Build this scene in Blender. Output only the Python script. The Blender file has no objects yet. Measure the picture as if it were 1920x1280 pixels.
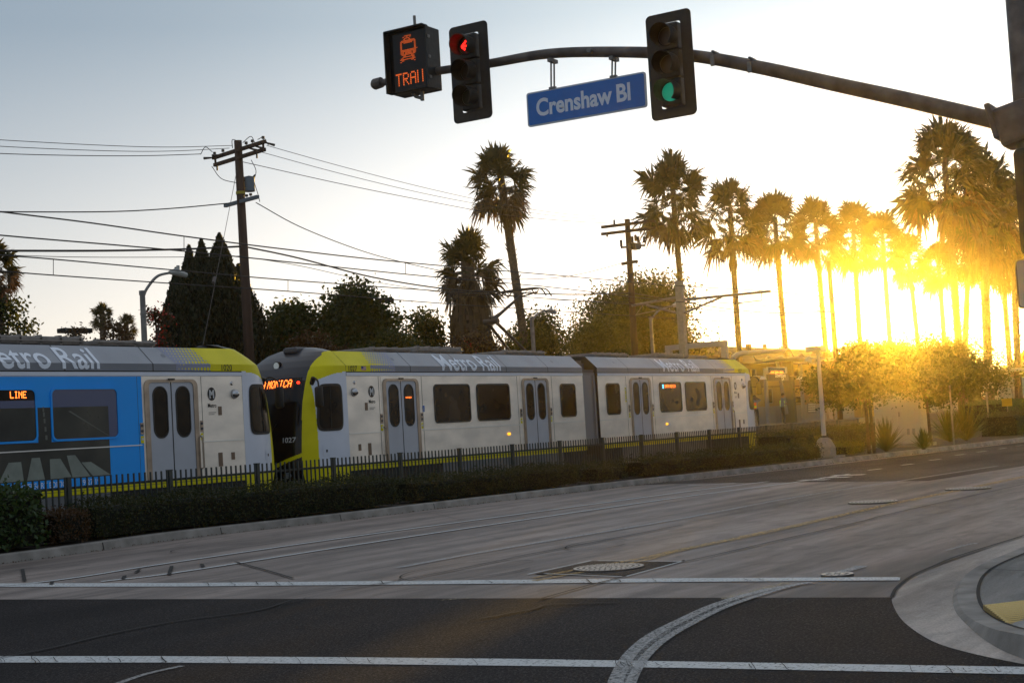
import bpy, bmesh, math, random
import numpy as np
from mathutils import Vector, Matrix
random.seed(7); rng = np.random.default_rng(11)
R = math.radians
scene = bpy.context.scene
C = scene.collection

# ------------------------------------------------------------------ camera (solved from the photograph)
# world frame: X along the track (away to the right), Y across the tracks away from the camera, Z up
F = 2800.0
_X = np.array([2700 - 960, 703 - 640, F], float); _X /= np.linalg.norm(_X)
_U = np.cross(_X, np.array([1, -.06, 0.])); _U *= -np.sign(_U[1]); _U /= np.linalg.norm(_U)
_Y = np.cross(_U, _X); _Y *= np.sign(_Y[2])
EYE = 1.6
cam_d = bpy.data.cameras.new('camera'); cam = bpy.data.objects.new('camera', cam_d); C.objects.link(cam)
cam_d.sensor_width = 36; cam_d.lens = F / 1920 * 36; cam_d.clip_start = .1; cam_d.clip_end = 4000
cam.matrix_world = Matrix(((_X[0], -_X[1], -_X[2], 0), (_Y[0], -_Y[1], -_Y[2], 0), (_U[0], -_U[1], -_U[2], EYE), (0, 0, 0, 1)))
scene.camera = cam

# ------------------------------------------------------------------ sky, sun, exposure
SUN_AZ, SUN_EL = 16.8, 3.25          # azimuth from +X towards +Y, as seen in the photograph
wd = bpy.data.worlds.new('World'); scene.world = wd; wd.use_nodes = True
wn = wd.node_tree.nodes; wl = wd.node_tree.links
bg = wn['Background']
sky = wn.new('ShaderNodeTexSky'); sky.sky_type = 'NISHITA'; sky.sun_disc = False
sky.sun_elevation = R(SUN_EL + 4); sky.sun_rotation = R(90 - SUN_AZ)
sky.air_density = 1.0; sky.dust_density = 2.5; sky.ozone_density = 2.0
hs = wn.new('ShaderNodeHueSaturation'); hs.inputs['Saturation'].default_value = .55
gm = wn.new('ShaderNodeGamma'); gm.inputs['Gamma'].default_value = .5
wl.new(sky.outputs[0], gm.inputs['Color']); wl.new(gm.outputs[0], hs.inputs['Color']); wtc = wn.new('ShaderNodeTexCoord'); wsx = wn.new('ShaderNodeSeparateXYZ'); wl.new(wtc.outputs['Generated'], wsx.inputs[0])
wmr = wn.new('ShaderNodeMapRange'); wmr.inputs['From Min'].default_value = .03; wmr.inputs['From Max'].default_value = .27; wl.new(wsx.outputs['Z'], wmr.inputs['Value'])
wmx = wn.new('ShaderNodeMix'); wmx.data_type = 'RGBA'; wmx.inputs['A'].default_value = (1.6, 1.56, 1.58, 1); wmx.inputs['B'].default_value = (.66, .81, .97, 1); wl.new(wmr.outputs[0], wmx.inputs['Factor'])
wmu = wn.new('ShaderNodeMix'); wmu.data_type = 'RGBA'; wmu.blend_type = 'MULTIPLY'; wmu.inputs['Factor'].default_value = 1
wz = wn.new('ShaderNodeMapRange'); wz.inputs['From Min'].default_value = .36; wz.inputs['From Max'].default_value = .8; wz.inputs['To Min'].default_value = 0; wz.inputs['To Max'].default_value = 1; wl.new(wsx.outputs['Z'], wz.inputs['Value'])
wzc = wn.new('ShaderNodeMix'); wzc.data_type = 'RGBA'; wzc.inputs['A'].default_value = (1, 1, 1, 1); wzc.inputs['B'].default_value = (2.6, 2.1, 1.75, 1); wl.new(wz.outputs[0], wzc.inputs['Factor'])  # overhead sky out of view, brightened as added fill light
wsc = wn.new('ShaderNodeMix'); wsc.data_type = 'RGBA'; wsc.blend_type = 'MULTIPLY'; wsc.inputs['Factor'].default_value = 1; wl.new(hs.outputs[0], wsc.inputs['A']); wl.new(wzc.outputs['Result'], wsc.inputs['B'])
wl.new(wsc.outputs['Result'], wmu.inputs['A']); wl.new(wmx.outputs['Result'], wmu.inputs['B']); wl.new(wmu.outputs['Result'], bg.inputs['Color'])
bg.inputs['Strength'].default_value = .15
sd = bpy.data.lights.new('sun', 'SUN'); sun = bpy.data.objects.new('sun', sd); C.objects.link(sun)
sd.energy = 3.8; sd.angle = R(.5); sd.color = (1, .54, .04)
_s = Vector((math.cos(R(SUN_EL)) * math.cos(R(SUN_AZ)), math.cos(R(SUN_EL)) * math.sin(R(SUN_AZ)), math.sin(R(SUN_EL))))
sun.rotation_euler = (-_s).to_track_quat('-Z', 'Y').to_euler(); sun.location = _s * 50
vs = scene.view_settings; vs.view_transform = 'Standard'; vs.look = 'None'; vs.gamma = 1; vs.exposure = .8
HAZE = .00022; HAZE_G = .945
cy = scene.cycles
cy.max_bounces = 8; cy.diffuse_bounces = 3; cy.transmission_bounces = 4; cy.transparent_max_bounces = 12; cy.volume_bounces = 0
cy.sample_clamp_indirect = 4

# ------------------------------------------------------------------ pixel helpers (1920 x 1280 photo pixels -> places)
def ray(x, y):
    v = np.array([x - 960, y - 640, F]); return np.array([v @ _X, v @ _Y, v @ _U])
def G(x, y, z=0.):
    d = ray(x, y); t = (z - EYE) / d[2]; return np.array([d[0] * t, d[1] * t, z])
def P(x, y, Y):
    d = ray(x, y); t = Y / d[1]; return np.array([d[0] * t, Y, EYE + d[2] * t])
def PX(x, y, X):
    d = ray(x, y); t = X / d[0]; return np.array([X, d[1] * t, EYE + d[2] * t])
def mpp(p):      # metres per photo pixel at a place
    return (np.array([p[0], p[1], p[2] - EYE]) @ np.array([_X[2], _Y[2], _U[2]])) / F

# ------------------------------------------------------------------ materials
MATS = {}
def mat(name, col, rough=.6, metal=0., noise=0., nscale=8., bump=0., bscale=40., spec=None, stretch=None, emit=None, estr=0., coat=0.):
    if name in MATS: return MATS[name]
    m = bpy.data.materials.new(name); m.use_nodes = True; MATS[name] = m
    nt = m.node_tree; N = nt.nodes; L = nt.links; b = N['Principled BSDF']
    b.inputs['Base Color'].default_value = (*col, 1); b.inputs['Roughness'].default_value = rough; b.inputs['Metallic'].default_value = metal
    if spec is not None: b.inputs['Specular IOR Level'].default_value = spec
    if coat: b.inputs['Coat Weight'].default_value = coat; b.inputs['Coat Roughness'].default_value = .08
    if emit: b.inputs['Emission Color'].default_value = (*emit, 1); b.inputs['Emission Strength'].default_value = estr
    if noise or bump:
        tc = N.new('ShaderNodeTexCoord'); mp = N.new('ShaderNodeMapping'); L.new(tc.outputs['Object'], mp.inputs[0])
        if stretch: mp.inputs['Scale'].default_value = stretch
    if noise:
        n = N.new('ShaderNodeTexNoise'); n.inputs['Scale'].default_value = nscale; n.inputs['Detail'].default_value = 6
        L.new(mp.outputs[0], n.inputs['Vector'])
        r = N.new('ShaderNodeMapRange'); r.inputs['From Min'].default_value = .3; r.inputs['From Max'].default_value = .7
        r.inputs['To Min'].default_value = 1 - noise; r.inputs['To Max'].default_value = 1 + noise
        L.new(n.outputs['Fac'], r.inputs['Value'])
        mx = N.new('ShaderNodeVectorMath'); mx.operation = 'SCALE'; mx.inputs[0].default_value = col
        L.new(r.outputs[0], mx.inputs['Scale']); L.new(mx.outputs[0], b.inputs['Base Color'])
        r2 = N.new('ShaderNodeMapRange'); r2.inputs['From Min'].default_value = .3; r2.inputs['From Max'].default_value = .7
        r2.inputs['To Min'].default_value = min(1, rough + noise * .3); r2.inputs['To Max'].default_value = max(.02, rough - noise * .3)
        L.new(n.outputs['Fac'], r2.inputs['Value']); L.new(r2.outputs[0], b.inputs['Roughness'])
    if bump:
        n2 = N.new('ShaderNodeTexNoise'); n2.inputs['Scale'].default_value = bscale; n2.inputs['Detail'].default_value = 5
        L.new(mp.outputs[0], n2.inputs['Vector']); bp = N.new('ShaderNodeBump'); bp.inputs['Strength'].default_value = bump; bp.inputs['Distance'].default_value = .02
        L.new(n2.outputs['Fac'], bp.inputs['Height']); L.new(bp.outputs[0], b.inputs['Normal'])
    return m
def leafmat(name, c1, c2, trans=.35, rough=.5):
    if name in MATS: return MATS[name]
    m = bpy.data.materials.new(name); m.use_nodes = True; MATS[name] = m
    nt = m.node_tree; N = nt.nodes; L = nt.links; b = N['Principled BSDF']; out = N['Material Output']
    b.inputs['Roughness'].default_value = rough; b.inputs['Specular IOR Level'].default_value = .3
    gi = N.new('ShaderNodeNewGeometry')
    mx = N.new('ShaderNodeMix'); mx.data_type = 'RGBA'; mx.inputs['A'].default_value = (*c1, 1); mx.inputs['B'].default_value = (*c2, 1)
    L.new(gi.outputs['Random Per Island'], mx.inputs['Factor']); L.new(mx.outputs['Result'], b.inputs['Base Color'])
    t = N.new('ShaderNodeBsdfTranslucent'); g = N.new('ShaderNodeMix'); g.data_type = 'RGBA'; g.blend_type = 'MULTIPLY'; g.inputs['Factor'].default_value = 1
    g.inputs['B'].default_value = (2.2, 1.7, .6, 1); L.new(mx.outputs['Result'], g.inputs['A']); L.new(g.outputs['Result'], t.inputs['Color'])
    ms = N.new('ShaderNodeMixShader'); ms.inputs[0].default_value = trans
    L.new(b.outputs[0], ms.inputs[1]); L.new(t.outputs[0], ms.inputs[2]); L.new(ms.outputs[0], out.inputs['Surface'])
    return m

# ------------------------------------------------------------------ mesh building
class MB:
    def __init__(s): s.v = []; s.f = []; s.m = []
    def add(s, vs, fs, mi=0):
        o = len(s.v); s.v += [tuple(map(float, p)) for p in vs]; s.f += [tuple(i + o for i in f) for f in fs]; s.m += [mi] * len(fs); return s
    def box(s, c, size, rot=None, mi=0, bev=0.):
        hx, hy, hz = size[0] / 2, size[1] / 2, size[2] / 2
        if bev:
            b = min(bev, hx * .9, hy * .9, hz * .9); vs = []
            bm = bmesh.new(); bmesh.ops.create_cube(bm, size=1, matrix=Matrix.Diagonal((hx * 2, hy * 2, hz * 2, 1)))
            bmesh.ops.bevel(bm, geom=list(bm.edges), offset=b, segments=2, affect='EDGES', profile=.5)
            vs = [v.co.copy() for v in bm.verts]; fs = [[v.index for v in f.verts] for f in bm.faces]; bm.free()
        else:
            vs = [Vector((x, y, z)) for x in (-hx, hx) for y in (-hy, hy) for z in (-hz, hz)]
            fs = [(0, 1, 3, 2), (4, 6, 7, 5), (0, 4, 5, 1), (2, 3, 7, 6), (0, 2, 6, 4), (1, 5, 7, 3)]
        M = rot if rot is not None else Matrix.Identity(3)
        return s.add([(M @ p) + Vector(c) for p in vs], fs, mi)
    def tube(s, pts, rad, seg=8, mi=0, caps=True):
        pts = [Vector(p) for p in pts]; n = len(pts)
        rad = [rad] * n if not hasattr(rad, '__len__') else list(rad)
        vs = []; up = None
        for i in range(n):
            t = (pts[min(i + 1, n - 1)] - pts[max(i - 1, 0)]).normalized()
            if up is None: up = Vector((0, 0, 1)) if abs(t.z) < .9 else Vector((1, 0, 0))
            a = t.cross(up); a = a.normalized() if a.length > 1e-6 else Vector((1, 0, 0)); b = a.cross(t).normalized(); up = b
            for k in range(seg):
                an = 2 * math.pi * k / seg; vs.append(pts[i] + a * math.cos(an) * rad[i] + b * math.sin(an) * rad[i])
        fs = [(i * seg + k, i * seg + (k + 1) % seg, (i + 1) * seg + (k + 1) % seg, (i + 1) * seg + k) for i in range(n - 1) for k in range(seg)]
        if caps: fs += [tuple(range(seg - 1, -1, -1)), tuple((n - 1) * seg + k for k in range(seg))]
        return s.add(vs, fs, mi)
    def bar(s, p, q, w, h, mi=0):
        p, q = Vector(p), Vector(q); d = q - p; rot = d.to_track_quat('X', 'Z').to_matrix()
        return s.box((p + q) / 2, (d.length, w, h), rot, mi)
    def prism(s, poly, n, th, mi=0):       # polygon (3D pts) extruded along vector n by th
        n = Vector(n) * th; k = len(poly); a = [Vector(p) for p in poly]; b = [p + n for p in a]
        return s.add(a + b, [tuple(range(k))[::-1], tuple(range(k, 2 * k))] + [(i, (i + 1) % k, k + (i + 1) % k, k + i) for i in range(k)], mi)
    def build(s, name, mats, parent=None, smooth=False, loc=None):
        me = bpy.data.meshes.new(name); top = parent
        while top is not None and top.parent is not None: top = top.parent
        o = Vector(loc) if loc is not None else (Vector(top['_o']) if top is not None and '_o' in top else Vector((0, 0, 0)))
        me.from_pydata([tuple(Vector(p) - o) for p in s.v], [], s.f)
        if not isinstance(mats, (list, tuple)): mats = [mats]
        for m in mats: me.materials.append(m)
        me.polygons.foreach_set('material_index', s.m)
        if smooth: me.polygons.foreach_set('use_smooth', [True] * len(s.f)); 
        me.update(); return link(name, me, parent, o if parent is None else None)
def link(name, me, parent=None, loc=None):
    ob = bpy.data.objects.new(name, me); C.objects.link(ob)
    if parent is not None: ob.parent = parent
    elif loc is not None: ob.location = loc
    return ob
ROOTS = {}
class Root(dict): pass
def thing(name, label, cat, loc=(0, 0, 0), group=None):
    o = bpy.data.objects.new(name, None); C.objects.link(o); o.location = loc; o.empty_display_size = .3
    o['label'] = label; o['category'] = cat
    if group: o['group'] = group
    o['_o'] = [float(x) for x in loc]      # removed at the end; parts are modelled in world places
    return o
def tag(o, label, cat, group=None, kind=None):
    o['label'] = label; o['category'] = cat
    if group: o['group'] = group
    if kind: o['kind'] = kind
    return o
def struct(mb, name, m, **k):
    o = mb.build(name, m, **k); o['kind'] = 'structure'; return o
def mesh_np(name, V, Fc, m, mi=None):      # quads or tris, numpy
    me = bpy.data.meshes.new(name); k = Fc.shape[1]
    me.vertices.add(len(V)); me.vertices.foreach_set('co', V.astype(np.float32).ravel())
    me.loops.add(Fc.size); me.loops.foreach_set('vertex_index', Fc.astype(np.int32).ravel())
    me.polygons.add(len(Fc)); me.polygons.foreach_set('loop_start', np.arange(0, Fc.size, k, dtype=np.int32))
    for x in (m if isinstance(m, (list, tuple)) else [m]): me.materials.append(x)
    if mi is not None: me.polygons.foreach_set('material_index', mi.astype(np.int32))
    me.update(calc_edges=True); me.validate(); return me
def leaves(centers, size, aspect=.55, up=0., nrm=None):       # leaf-shaped 4-point faces with random facing
    n = len(centers); size = np.broadcast_to(size, (n,))
    d = rng.normal(size=(n, 3)); d[:, 2] += up
    if nrm is not None: d = d * .8 + nrm * .6
    d /= np.linalg.norm(d, axis=1)[:, None]
    r = rng.normal(size=(n, 3)); a = np.cross(d, r); a /= np.linalg.norm(a, axis=1)[:, None]; w = np.cross(a, d)
    s = size[:, None]
    q = rng.normal(size=(n, 1)) * .2
    V = np.stack([centers - d * s * .5, centers + a * s * aspect * .5 + w * s * q * .3, centers + d * s * .5, centers - a * s * aspect * .5 + w * s * q * .3], 1).reshape(-1, 3)
    return V, np.arange(4 * n).reshape(-1, 4)
def text2d(s, size, off=0., align='LEFT', sx=1.):
    cu = bpy.data.curves.new('t', 'FONT'); cu.body = s; cu.size = size; cu.offset = off; cu.align_x = align; cu.resolution_u = 4
    ob = bpy.data.objects.new('t', cu); C.objects.link(ob)
    dg = bpy.context.evaluated_depsgraph_get(); me = bpy.data.meshes.new_from_object(ob.evaluated_get(dg))
    V = [(v.co.x * sx, v.co.y) for v in me.vertices]; Fs = [tuple(p.vertices) for p in me.polygons]
    bpy.data.objects.remove(ob); bpy.data.meshes.remove(me); return V, Fs
FONT = {'A': '01110 10001 10001 11111 10001 10001 10001', 'C': '01110 10001 10000 10000 10000 10001 01110', 'E': '11111 10000 10000 11110 10000 10000 11111',
 'I': '01110 00100 00100 00100 00100 00100 01110', 'L': '10000 10000 10000 10000 10000 10000 11111', 'M': '10001 11011 10101 10101 10001 10001 10001',
 'N': '10001 11001 10101 10011 10001 10001 10001', 'O': '01110 10001 10001 10001 10001 10001 01110', 'R': '11110 10001 10001 11110 10100 10010 10001',
 'S': '01111 10000 10000 01110 00001 00001 11110', 'T': '11111 00100 00100 00100 00100 00100 00100', 'i': '100 100 100 100 100 100 100', ' ': '00 00 00 00 00 00 00'}
def led(mb, s, mp, cw, ch, fill=1., mi=0):       # dot-matrix writing; mp maps (u, v) to 3D
    u = 0
    for c in s:
        rows = FONT[c].split()
        for r, row in enumerate(rows):
            for k, b in enumerate(row):
                if b == '1':
                    a, t = (u + k) * cw, (6 - r) * ch
                    mb.add([mp(a, t), mp(a + cw * fill, t), mp(a + cw * fill, t + ch * fill), mp(a, t + ch * fill)], [(0, 1, 2, 3)], mi)
        u += len(rows[0]) + 1
    return u * cw
def rrect(x0, x1, z0, z1, r, n=5):
    r = min(r, (x1 - x0) / 2 - 1e-3, (z1 - z0) / 2 - 1e-3); o = []
    for cx, cz, a in ((x1 - r, z1 - r, 0), (x0 + r, z1 - r, 90), (x0 + r, z0 + r, 180), (x1 - r, z0 + r, 270)):
        for k in range(n + 1):
            t = R(a + 90 * k / n); o.append((cx + r * math.cos(t), cz + r * math.sin(t)))
    return o
def smooth_pts(pts, n=8):     # Catmull-Rom through points
    p = [np.array(q, float) for q in pts]; p = [2 * p[0] - p[1]] + p + [2 * p[-1] - p[-2]]; o = []
    for i in range(1, len(p) - 2):
        for k in range(n):
            t = k / n; a, b, c, d = p[i - 1:i + 3]
            o.append(.5 * (2 * b + (c - a) * t + (2 * a - 5 * b + 4 * c - d) * t * t + (3 * b - a - 3 * c + d) * t ** 3))
    o.append(p[-2]); return o

# ================================================================== SETTING
def road_mat(name, base, kind):
    m = bpy.data.materials.new(name); m.use_nodes = True; N = m.node_tree.nodes; L = m.node_tree.links; b = N['Principled BSDF']
    tc = N.new('ShaderNodeTexCoord')
    def noise(scale, sc=(1, 1, 1), det=6, lo=.35, hi=.65, a=0, c=1, dist=0.):
        mp = N.new('ShaderNodeMapping'); mp.inputs['Scale'].default_value = sc; L.new(tc.outputs['Object'], mp.inputs[0])
        n = N.new('ShaderNodeTexNoise'); n.inputs['Scale'].default_value = scale; n.inputs['Detail'].default_value = det; n.inputs['Distortion'].default_value = dist
        L.new(mp.outputs[0], n.inputs['Vector'])
        r = N.new('ShaderNodeMapRange'); r.inputs['From Min'].default_value = lo; r.inputs['From Max'].default_value = hi
        r.inputs['To Min'].default_value = a; r.inputs['To Max'].default_value = c; L.new(n.outputs['Fac'], r.inputs['Value']); return r.outputs[0]
    def mul(p, q):
        x = N.new('ShaderNodeMath'); x.operation = 'MULTIPLY'; L.new(p, x.inputs[0]); L.new(q, x.inputs[1]); return x.outputs[0]
    if kind == 'concrete':
        v = mul(noise(.35, (.25, 1, 1), 5, .3, .7, .68, 1.25), noise(1.1, (.10, 1.5, 1), 8, .34, .66, .58, 1.2, .15))
        v = mul(v, noise(2.3, (.5, 1, 1), 10, .40, .46, .82, 1.0, .3))
        v = mul(v, noise(9, (.15, 1, 1), 8, .3, .7, .86, 1.12)); v = mul(v, noise(60, (1, 1, 1), 3, .3, .7, .78, 1.22))
    else:
        v = mul(noise(.5, (.3, 1, 1), 7, .35, .65, .66, 1.4), noise(48, (1, 1, 1), 3, .42, .72, .5, 2.6))
        v = mul(v, noise(110, (1, 1, 1), 2, .5, .72, .7, 3.2))
    vm = N.new('ShaderNodeVectorMath'); vm.operation = 'SCALE'; vm.inputs[0].default_value = base; L.new(v, vm.inputs['Scale']); L.new(vm.outputs[0], b.inputs['Base Color'])
    b.inputs['Roughness'].default_value = .72 if kind == 'concrete' else .8
    b.inputs['Specular IOR Level'].default_value = .35 if kind == 'concrete' else .1
    bp = N.new('ShaderNodeBump'); bp.inputs['Strength'].default_value = .35 if kind == 'concrete' else .8; bp.inputs['Distance'].default_value = .006
    L.new(noise(110 if kind == 'concrete' else 80, (1, 1, 1), 4, 0, 1, 0, 1), bp.inputs['Height']); L.new(bp.outputs[0], b.inputs['Normal'])
    MATS[name] = m; return m
M_conc = road_mat('road_concrete', (.285, .232, .205), 'concrete')
M_asph = road_mat('asphalt', (.0175, .0145, .0145), 'asphalt')
M_asph2 = road_mat('paler_asphalt', (.060, .049, .042), 'asphalt')  # paler, warmer tone than the intersection asphalt
M_apron = road_mat('apron_concrete', (.52, .45, .40), 'concrete')
M_walk = road_mat('sidewalk_concrete', (.24, .24, .235), 'concrete')
M_curb = mat('curb_concrete', (.25, .23, .21), .85, noise=.3, nscale=3, bump=.3)
M_soil = mat('soil', (.045, .033, .024), .95, noise=.4, nscale=4, bump=.6, bscale=20)
M_crack = mat('crack', (.018, .016, .015), .95)
def paint(name, col, wear, sc=14, soft=.1):
    m = bpy.data.materials.new(name); m.use_nodes = True; N = m.node_tree.nodes; L = m.node_tree.links; b = N['Principled BSDF']; out = N['Material Output']
    b.inputs['Base Color'].default_value = (*col, 1); b.inputs['Roughness'].default_value = .6
    tc = N.new('ShaderNodeTexCoord'); n = N.new('ShaderNodeTexNoise'); n.inputs['Scale'].default_value = sc; n.inputs['Detail'].default_value = 9; n.inputs['Roughness'].default_value = .7
    mp = N.new('ShaderNodeMapping'); mp.inputs['Scale'].default_value = (1, 1.5, 1)
    L.new(tc.outputs['Object'], mp.inputs[0]); L.new(mp.outputs[0], n.inputs['Vector'])
    r = N.new('ShaderNodeMapRange'); r.inputs['From Min'].default_value = wear - soft; r.inputs['From Max'].default_value = wear + soft * .7; L.new(n.outputs['Fac'], r.inputs['Value'])
    t = N.new('ShaderNodeBsdfTransparent'); ms = N.new('ShaderNodeMixShader'); L.new(r.outputs[0], ms.inputs[0]); L.new(t.outputs[0], ms.inputs[1]); L.new(b.outputs[0], ms.inputs[2]); L.new(ms.outputs[0], out.inputs['Surface'])
    MATS[name] = m; return m
M_white = paint('white_road_paint', (.58, .59, .59), .41, 26, .1)
M_worn = paint('worn_white_paint', (.42, .42, .42), .50, 34, .22)
M_worn2 = paint('very_worn_white_paint', (.36, .36, .36), .58, 30, .2)
M_yel = paint('yellow_road_paint', (.45, .27, .06), .50)
M_tan = paint('tan_worn_paint', (.42, .34, .2), .55)

mb = MB(); mb.add([(-100, -240, -.03), (900, -240, -.03), (900, 400, -.03), (-100, 400, -.03)], [(0, 1, 2, 3)]); struct(mb, 'ground', M_soil)
# curb line of the planted median, read at its foot
cpx = [(0, 1058), (320, 1013), (640, 976), (960, 937), (1280, 900), (1560, 869), (1920, 827)]
cg = [G(x, y) for x, y in cpx]
cg = [np.array([-6, 19.9, 0]), np.array([6, 19.9, 0])] + cg + [np.array([90, 10.6, 0.]), np.array([140, 3., 0.]), np.array([220, -14., 0.])]
cg = smooth_pts(cg, 6)
CX = np.array([p[0] for p in cg]); CY = np.array([p[1] for p in cg])
curbY = lambda X: float(np.interp(X, CX, CY))
mb = MB(); mb.add([(-60, -60, 0), (260, -60, 0), (260, 21, 0), (-60, 21, 0)], [(0, 1, 2, 3)]); struct(mb, 'road', M_conc)
# median slab (soil) and kerb with a battered face
mb = MB(); n = len(cg)
top = [(p[0], p[1] + .17, .145) for p in cg]; far = [(p[0], 26. if p[0] < 100 else max(p[1] + 20, 26), .22) for p in cg]
mb.add(top + far, [(i, i + 1, n + i + 1, n + i) for i in range(n - 1)]); struct(mb, 'planting_bed', M_soil)
mb = MB(); v = []
for p in cg:
    v += [(p[0], p[1], 0), (p[0], p[1] + .03, .13), (p[0], p[1] + .05, .15), (p[0], p[1] + .19, .152), (p[0], p[1] + .19, .05)]
mb.add(v, [(i * 5 + k, i * 5 + k + 1, i * 5 + k + 6, i * 5 + k + 5) for i in range(n - 1) for k in range(4)]); struct(mb, 'median_curb', M_curb)
mb = MB()
for X in np.arange(12, 120, 2.95):      # expansion joints in the kerb
    y = curbY(X); mb.add([(X, y - .002, .004), (X + .02, y - .002, .004), (X + .02, y + .028, .133), (X, y + .028, .133)], [(0, 1, 2, 3)]); mb.add([(X, y + .05, .1535), (X + .02, y + .05, .1535), (X + .02, y + .19, .155), (X, y + .19, .155)], [(0, 1, 2, 3)])
struct(mb, 'curb_joints', M_crack)
mb = MB(); mb.add([(-98, 22, .24), (890, 22, .24), (890, 396, .24), (-98, 396, .24)], [(0, 1, 2, 3)]); struct(mb, 'track_bed', mat('ballast', (.06, .055, .05), .95, noise=.4, nscale=3, bump=.8, bscale=25))

def sheet(name, px, m, z):
    mb = MB(); mb.add([G(x, y, z) for x, y in px], [tuple(range(len(px)))]); return struct(mb, name, m)
def strip(name, pts, w, m, z, mbx=None):       # ribbon of width w metres on the ground through photo points
    q = smooth_pts([G(x, y, z) for x, y in pts], 6) if len(pts) > 2 else [G(*pts[0], z), G(*pts[1], z)]
    mb = mbx or MB(); v = []
    for i, p in enumerate(q):
        t = q[min(i + 1, len(q) - 1)] - q[max(i - 1, 0)]; t /= np.linalg.norm(t); nn = np.array([-t[1], t[0], 0]) * w / 2; v += [p - nn, p + nn]
    mb.add(v, [(2 * i, 2 * i + 1, 2 * i + 3, 2 * i + 2) for i in range(len(q) - 1)])
    if mbx is None: return struct(mb, name, m)
# intersection asphalt: near the camera
e0, e1 = G(0, 1123, .004), G(1670, 1119, .004)
dv = (e0 - e1) / np.linalg.norm(e0 - e1)
eL = e0 + dv * 40; eR = e1 - dv * 3
mb = MB(); mb.add([eR, eL, (-50, 60, .004) if False else (-50, 40 + 14, .004), (-50, -50, .004), (eR[0] - 1, -50, .004)], [(0, 1, 2, 3, 4)]); struct(mb, 'intersection', M_asph)
# far resurfaced lanes
gut = [(X, curbY(X) - .42, .004) for X in (36.5, 42, 48, 55, 62, 75, 90, 140, 200)]
near = [G(1100, 913, .004), G(1280, 906, .004), G(1500, 903.5, .004), G(1740, 901, .004), G(1920, 873, .004)]
mb = MB(); poly = gut + [(200, gut[-1][1] - 9, .004), (140, gut[-2][1] - 8.5, .004), (90, curbY(90) - 7, .004)] + [tuple(p) for p in near[::-1]]
mb.add(poly, [tuple(range(len(poly)))]); struct(mb, 'far_asphalt', M_asph2)
# crosswalk and stop lines
def band(name, top, bot, m, z=.008):
    mb = MB(); a = [G(x, y, z) for x, y in top]; b = [G(x, y, z) for x, y in bot]; k = len(a)
    mb.add(a + b, [(i, k + i, k + i + 1, i + 1) for i in range(k - 1)]); return struct(mb, name, m)
band('stop_line', [(-60, 1093), (350, 1092), (960, 1086), (1280, 1083), (1688, 1081)], [(-60, 1099.5), (350, 1098.5), (960, 1093), (1280, 1090), (1687, 1087)], M_white)
band('crosswalk_line', [(-60, 1229), (300, 1229), (640, 1231), (960, 1234), (1280, 1239), (1980, 1250)], [(-60, 1241), (300, 1241), (640, 1243.5), (960, 1247), (1280, 1251), (1980, 1264)], M_white)
strip('lane_line', [(-40, 1101), (60, 1092), (167, 1078), (300, 1057), (640, 1008), (960, 965), (1280, 922), (1440, 902)], .11, M_white, .012)
strip('lane_line', [(190, 1089), (333, 1072), (640, 1024.5), (960, 977), (1280, 931), (1493, 903), (1593, 888)], .11, M_white, .012)
strip('lane_line', [(747, 1063), (940, 1028), (1280, 971), (1487, 932), (1693, 900), (1870, 873)], .13, M_worn, .012)
mb = MB()
strip('', [(1280 + 660 / 3, 899.5), (1280 + 815 / 3, 898.5)], .3, None, .013, mb); strip('', [(1280 + 780 / 3, 895), (1280 + 940 / 3, 893.5)], .35, None, .013, mb); strip('', [(1280 + 840 / 3, 891), (1280 + 1022 / 3, 889)], .35, None, .013, mb)
strip('', [(1290, 910), (1380, 905)], .12, None, .013, mb)
struct(mb, 'hatch_marks', M_white)
mb = MB()
for a, b in (((1628, 881), (1653, 878)), ((1690, 871.5), (1712, 869)), ((1742, 862.5), (1765, 860)), ((1791, 853), (1809, 851)), ((1832, 847), (1850, 845)), ((1873, 841), (1886, 839.5)), ((1905, 835.5), (1918, 834.5))):
    strip('', [a, b], .12, None, .012, mb)
struct(mb, 'lane_dashes', M_white)
strip('yellow_line', [(1000, 1083), (1070, 1069), (1205, 1045), (1280, 1028), (1447, 993), (1613, 956), (1680, 941), (1780, 921), (1920, 892), (2000, 876)], .1, M_yel, .012)
strip('yellow_line', [(1000, 1088), (1080, 1073.5), (1205, 1050), (1280, 1030.5), (1447, 996), (1613, 958), (1680, 943), (1780, 923), (1920, 894), (2000, 878)], .1, M_yel, .012)
strip('worn_line', [(1356, 1122), (1400, 1110), (1478, 1091)], .11, M_tan, .014)
strip('worn_line', [(1147, 1300), (1160, 1262), (1182, 1225), (1222, 1190), (1280, 1160), (1345, 1131), (1430, 1106), (1522, 1090)], .10, M_worn, .0155)
strip('worn_line', [(1175, 1300), (1190, 1262), (1212, 1228), (1248, 1196), (1300, 1166), (1362, 1136), (1440, 1110), (1500, 1093)], .07, M_worn, .0165)
strip('worn_line', [(1161, 1300), (1175, 1262), (1197, 1226.5), (1235, 1193), (1290, 1163), (1353, 1133.5), (1435, 1108), (1511, 1091.5)], .08, M_worn2, .0147)
strip('worn_line', [(215, 1282), (275, 1262), (342, 1247)], .06, M_worn, .012)
strip('worn_line', [(1565, 1075), (1617, 1060)], .14, M_worn, .012)
strip('worn_line', [(1773, 1031), (1800, 1024), (1825, 1018), (1832, 1019)], .05, M_worn, .012)
strip('worn_line', [(825, 1124), (880, 1120)], .05, M_tan, .012)
mb = MB()
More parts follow.
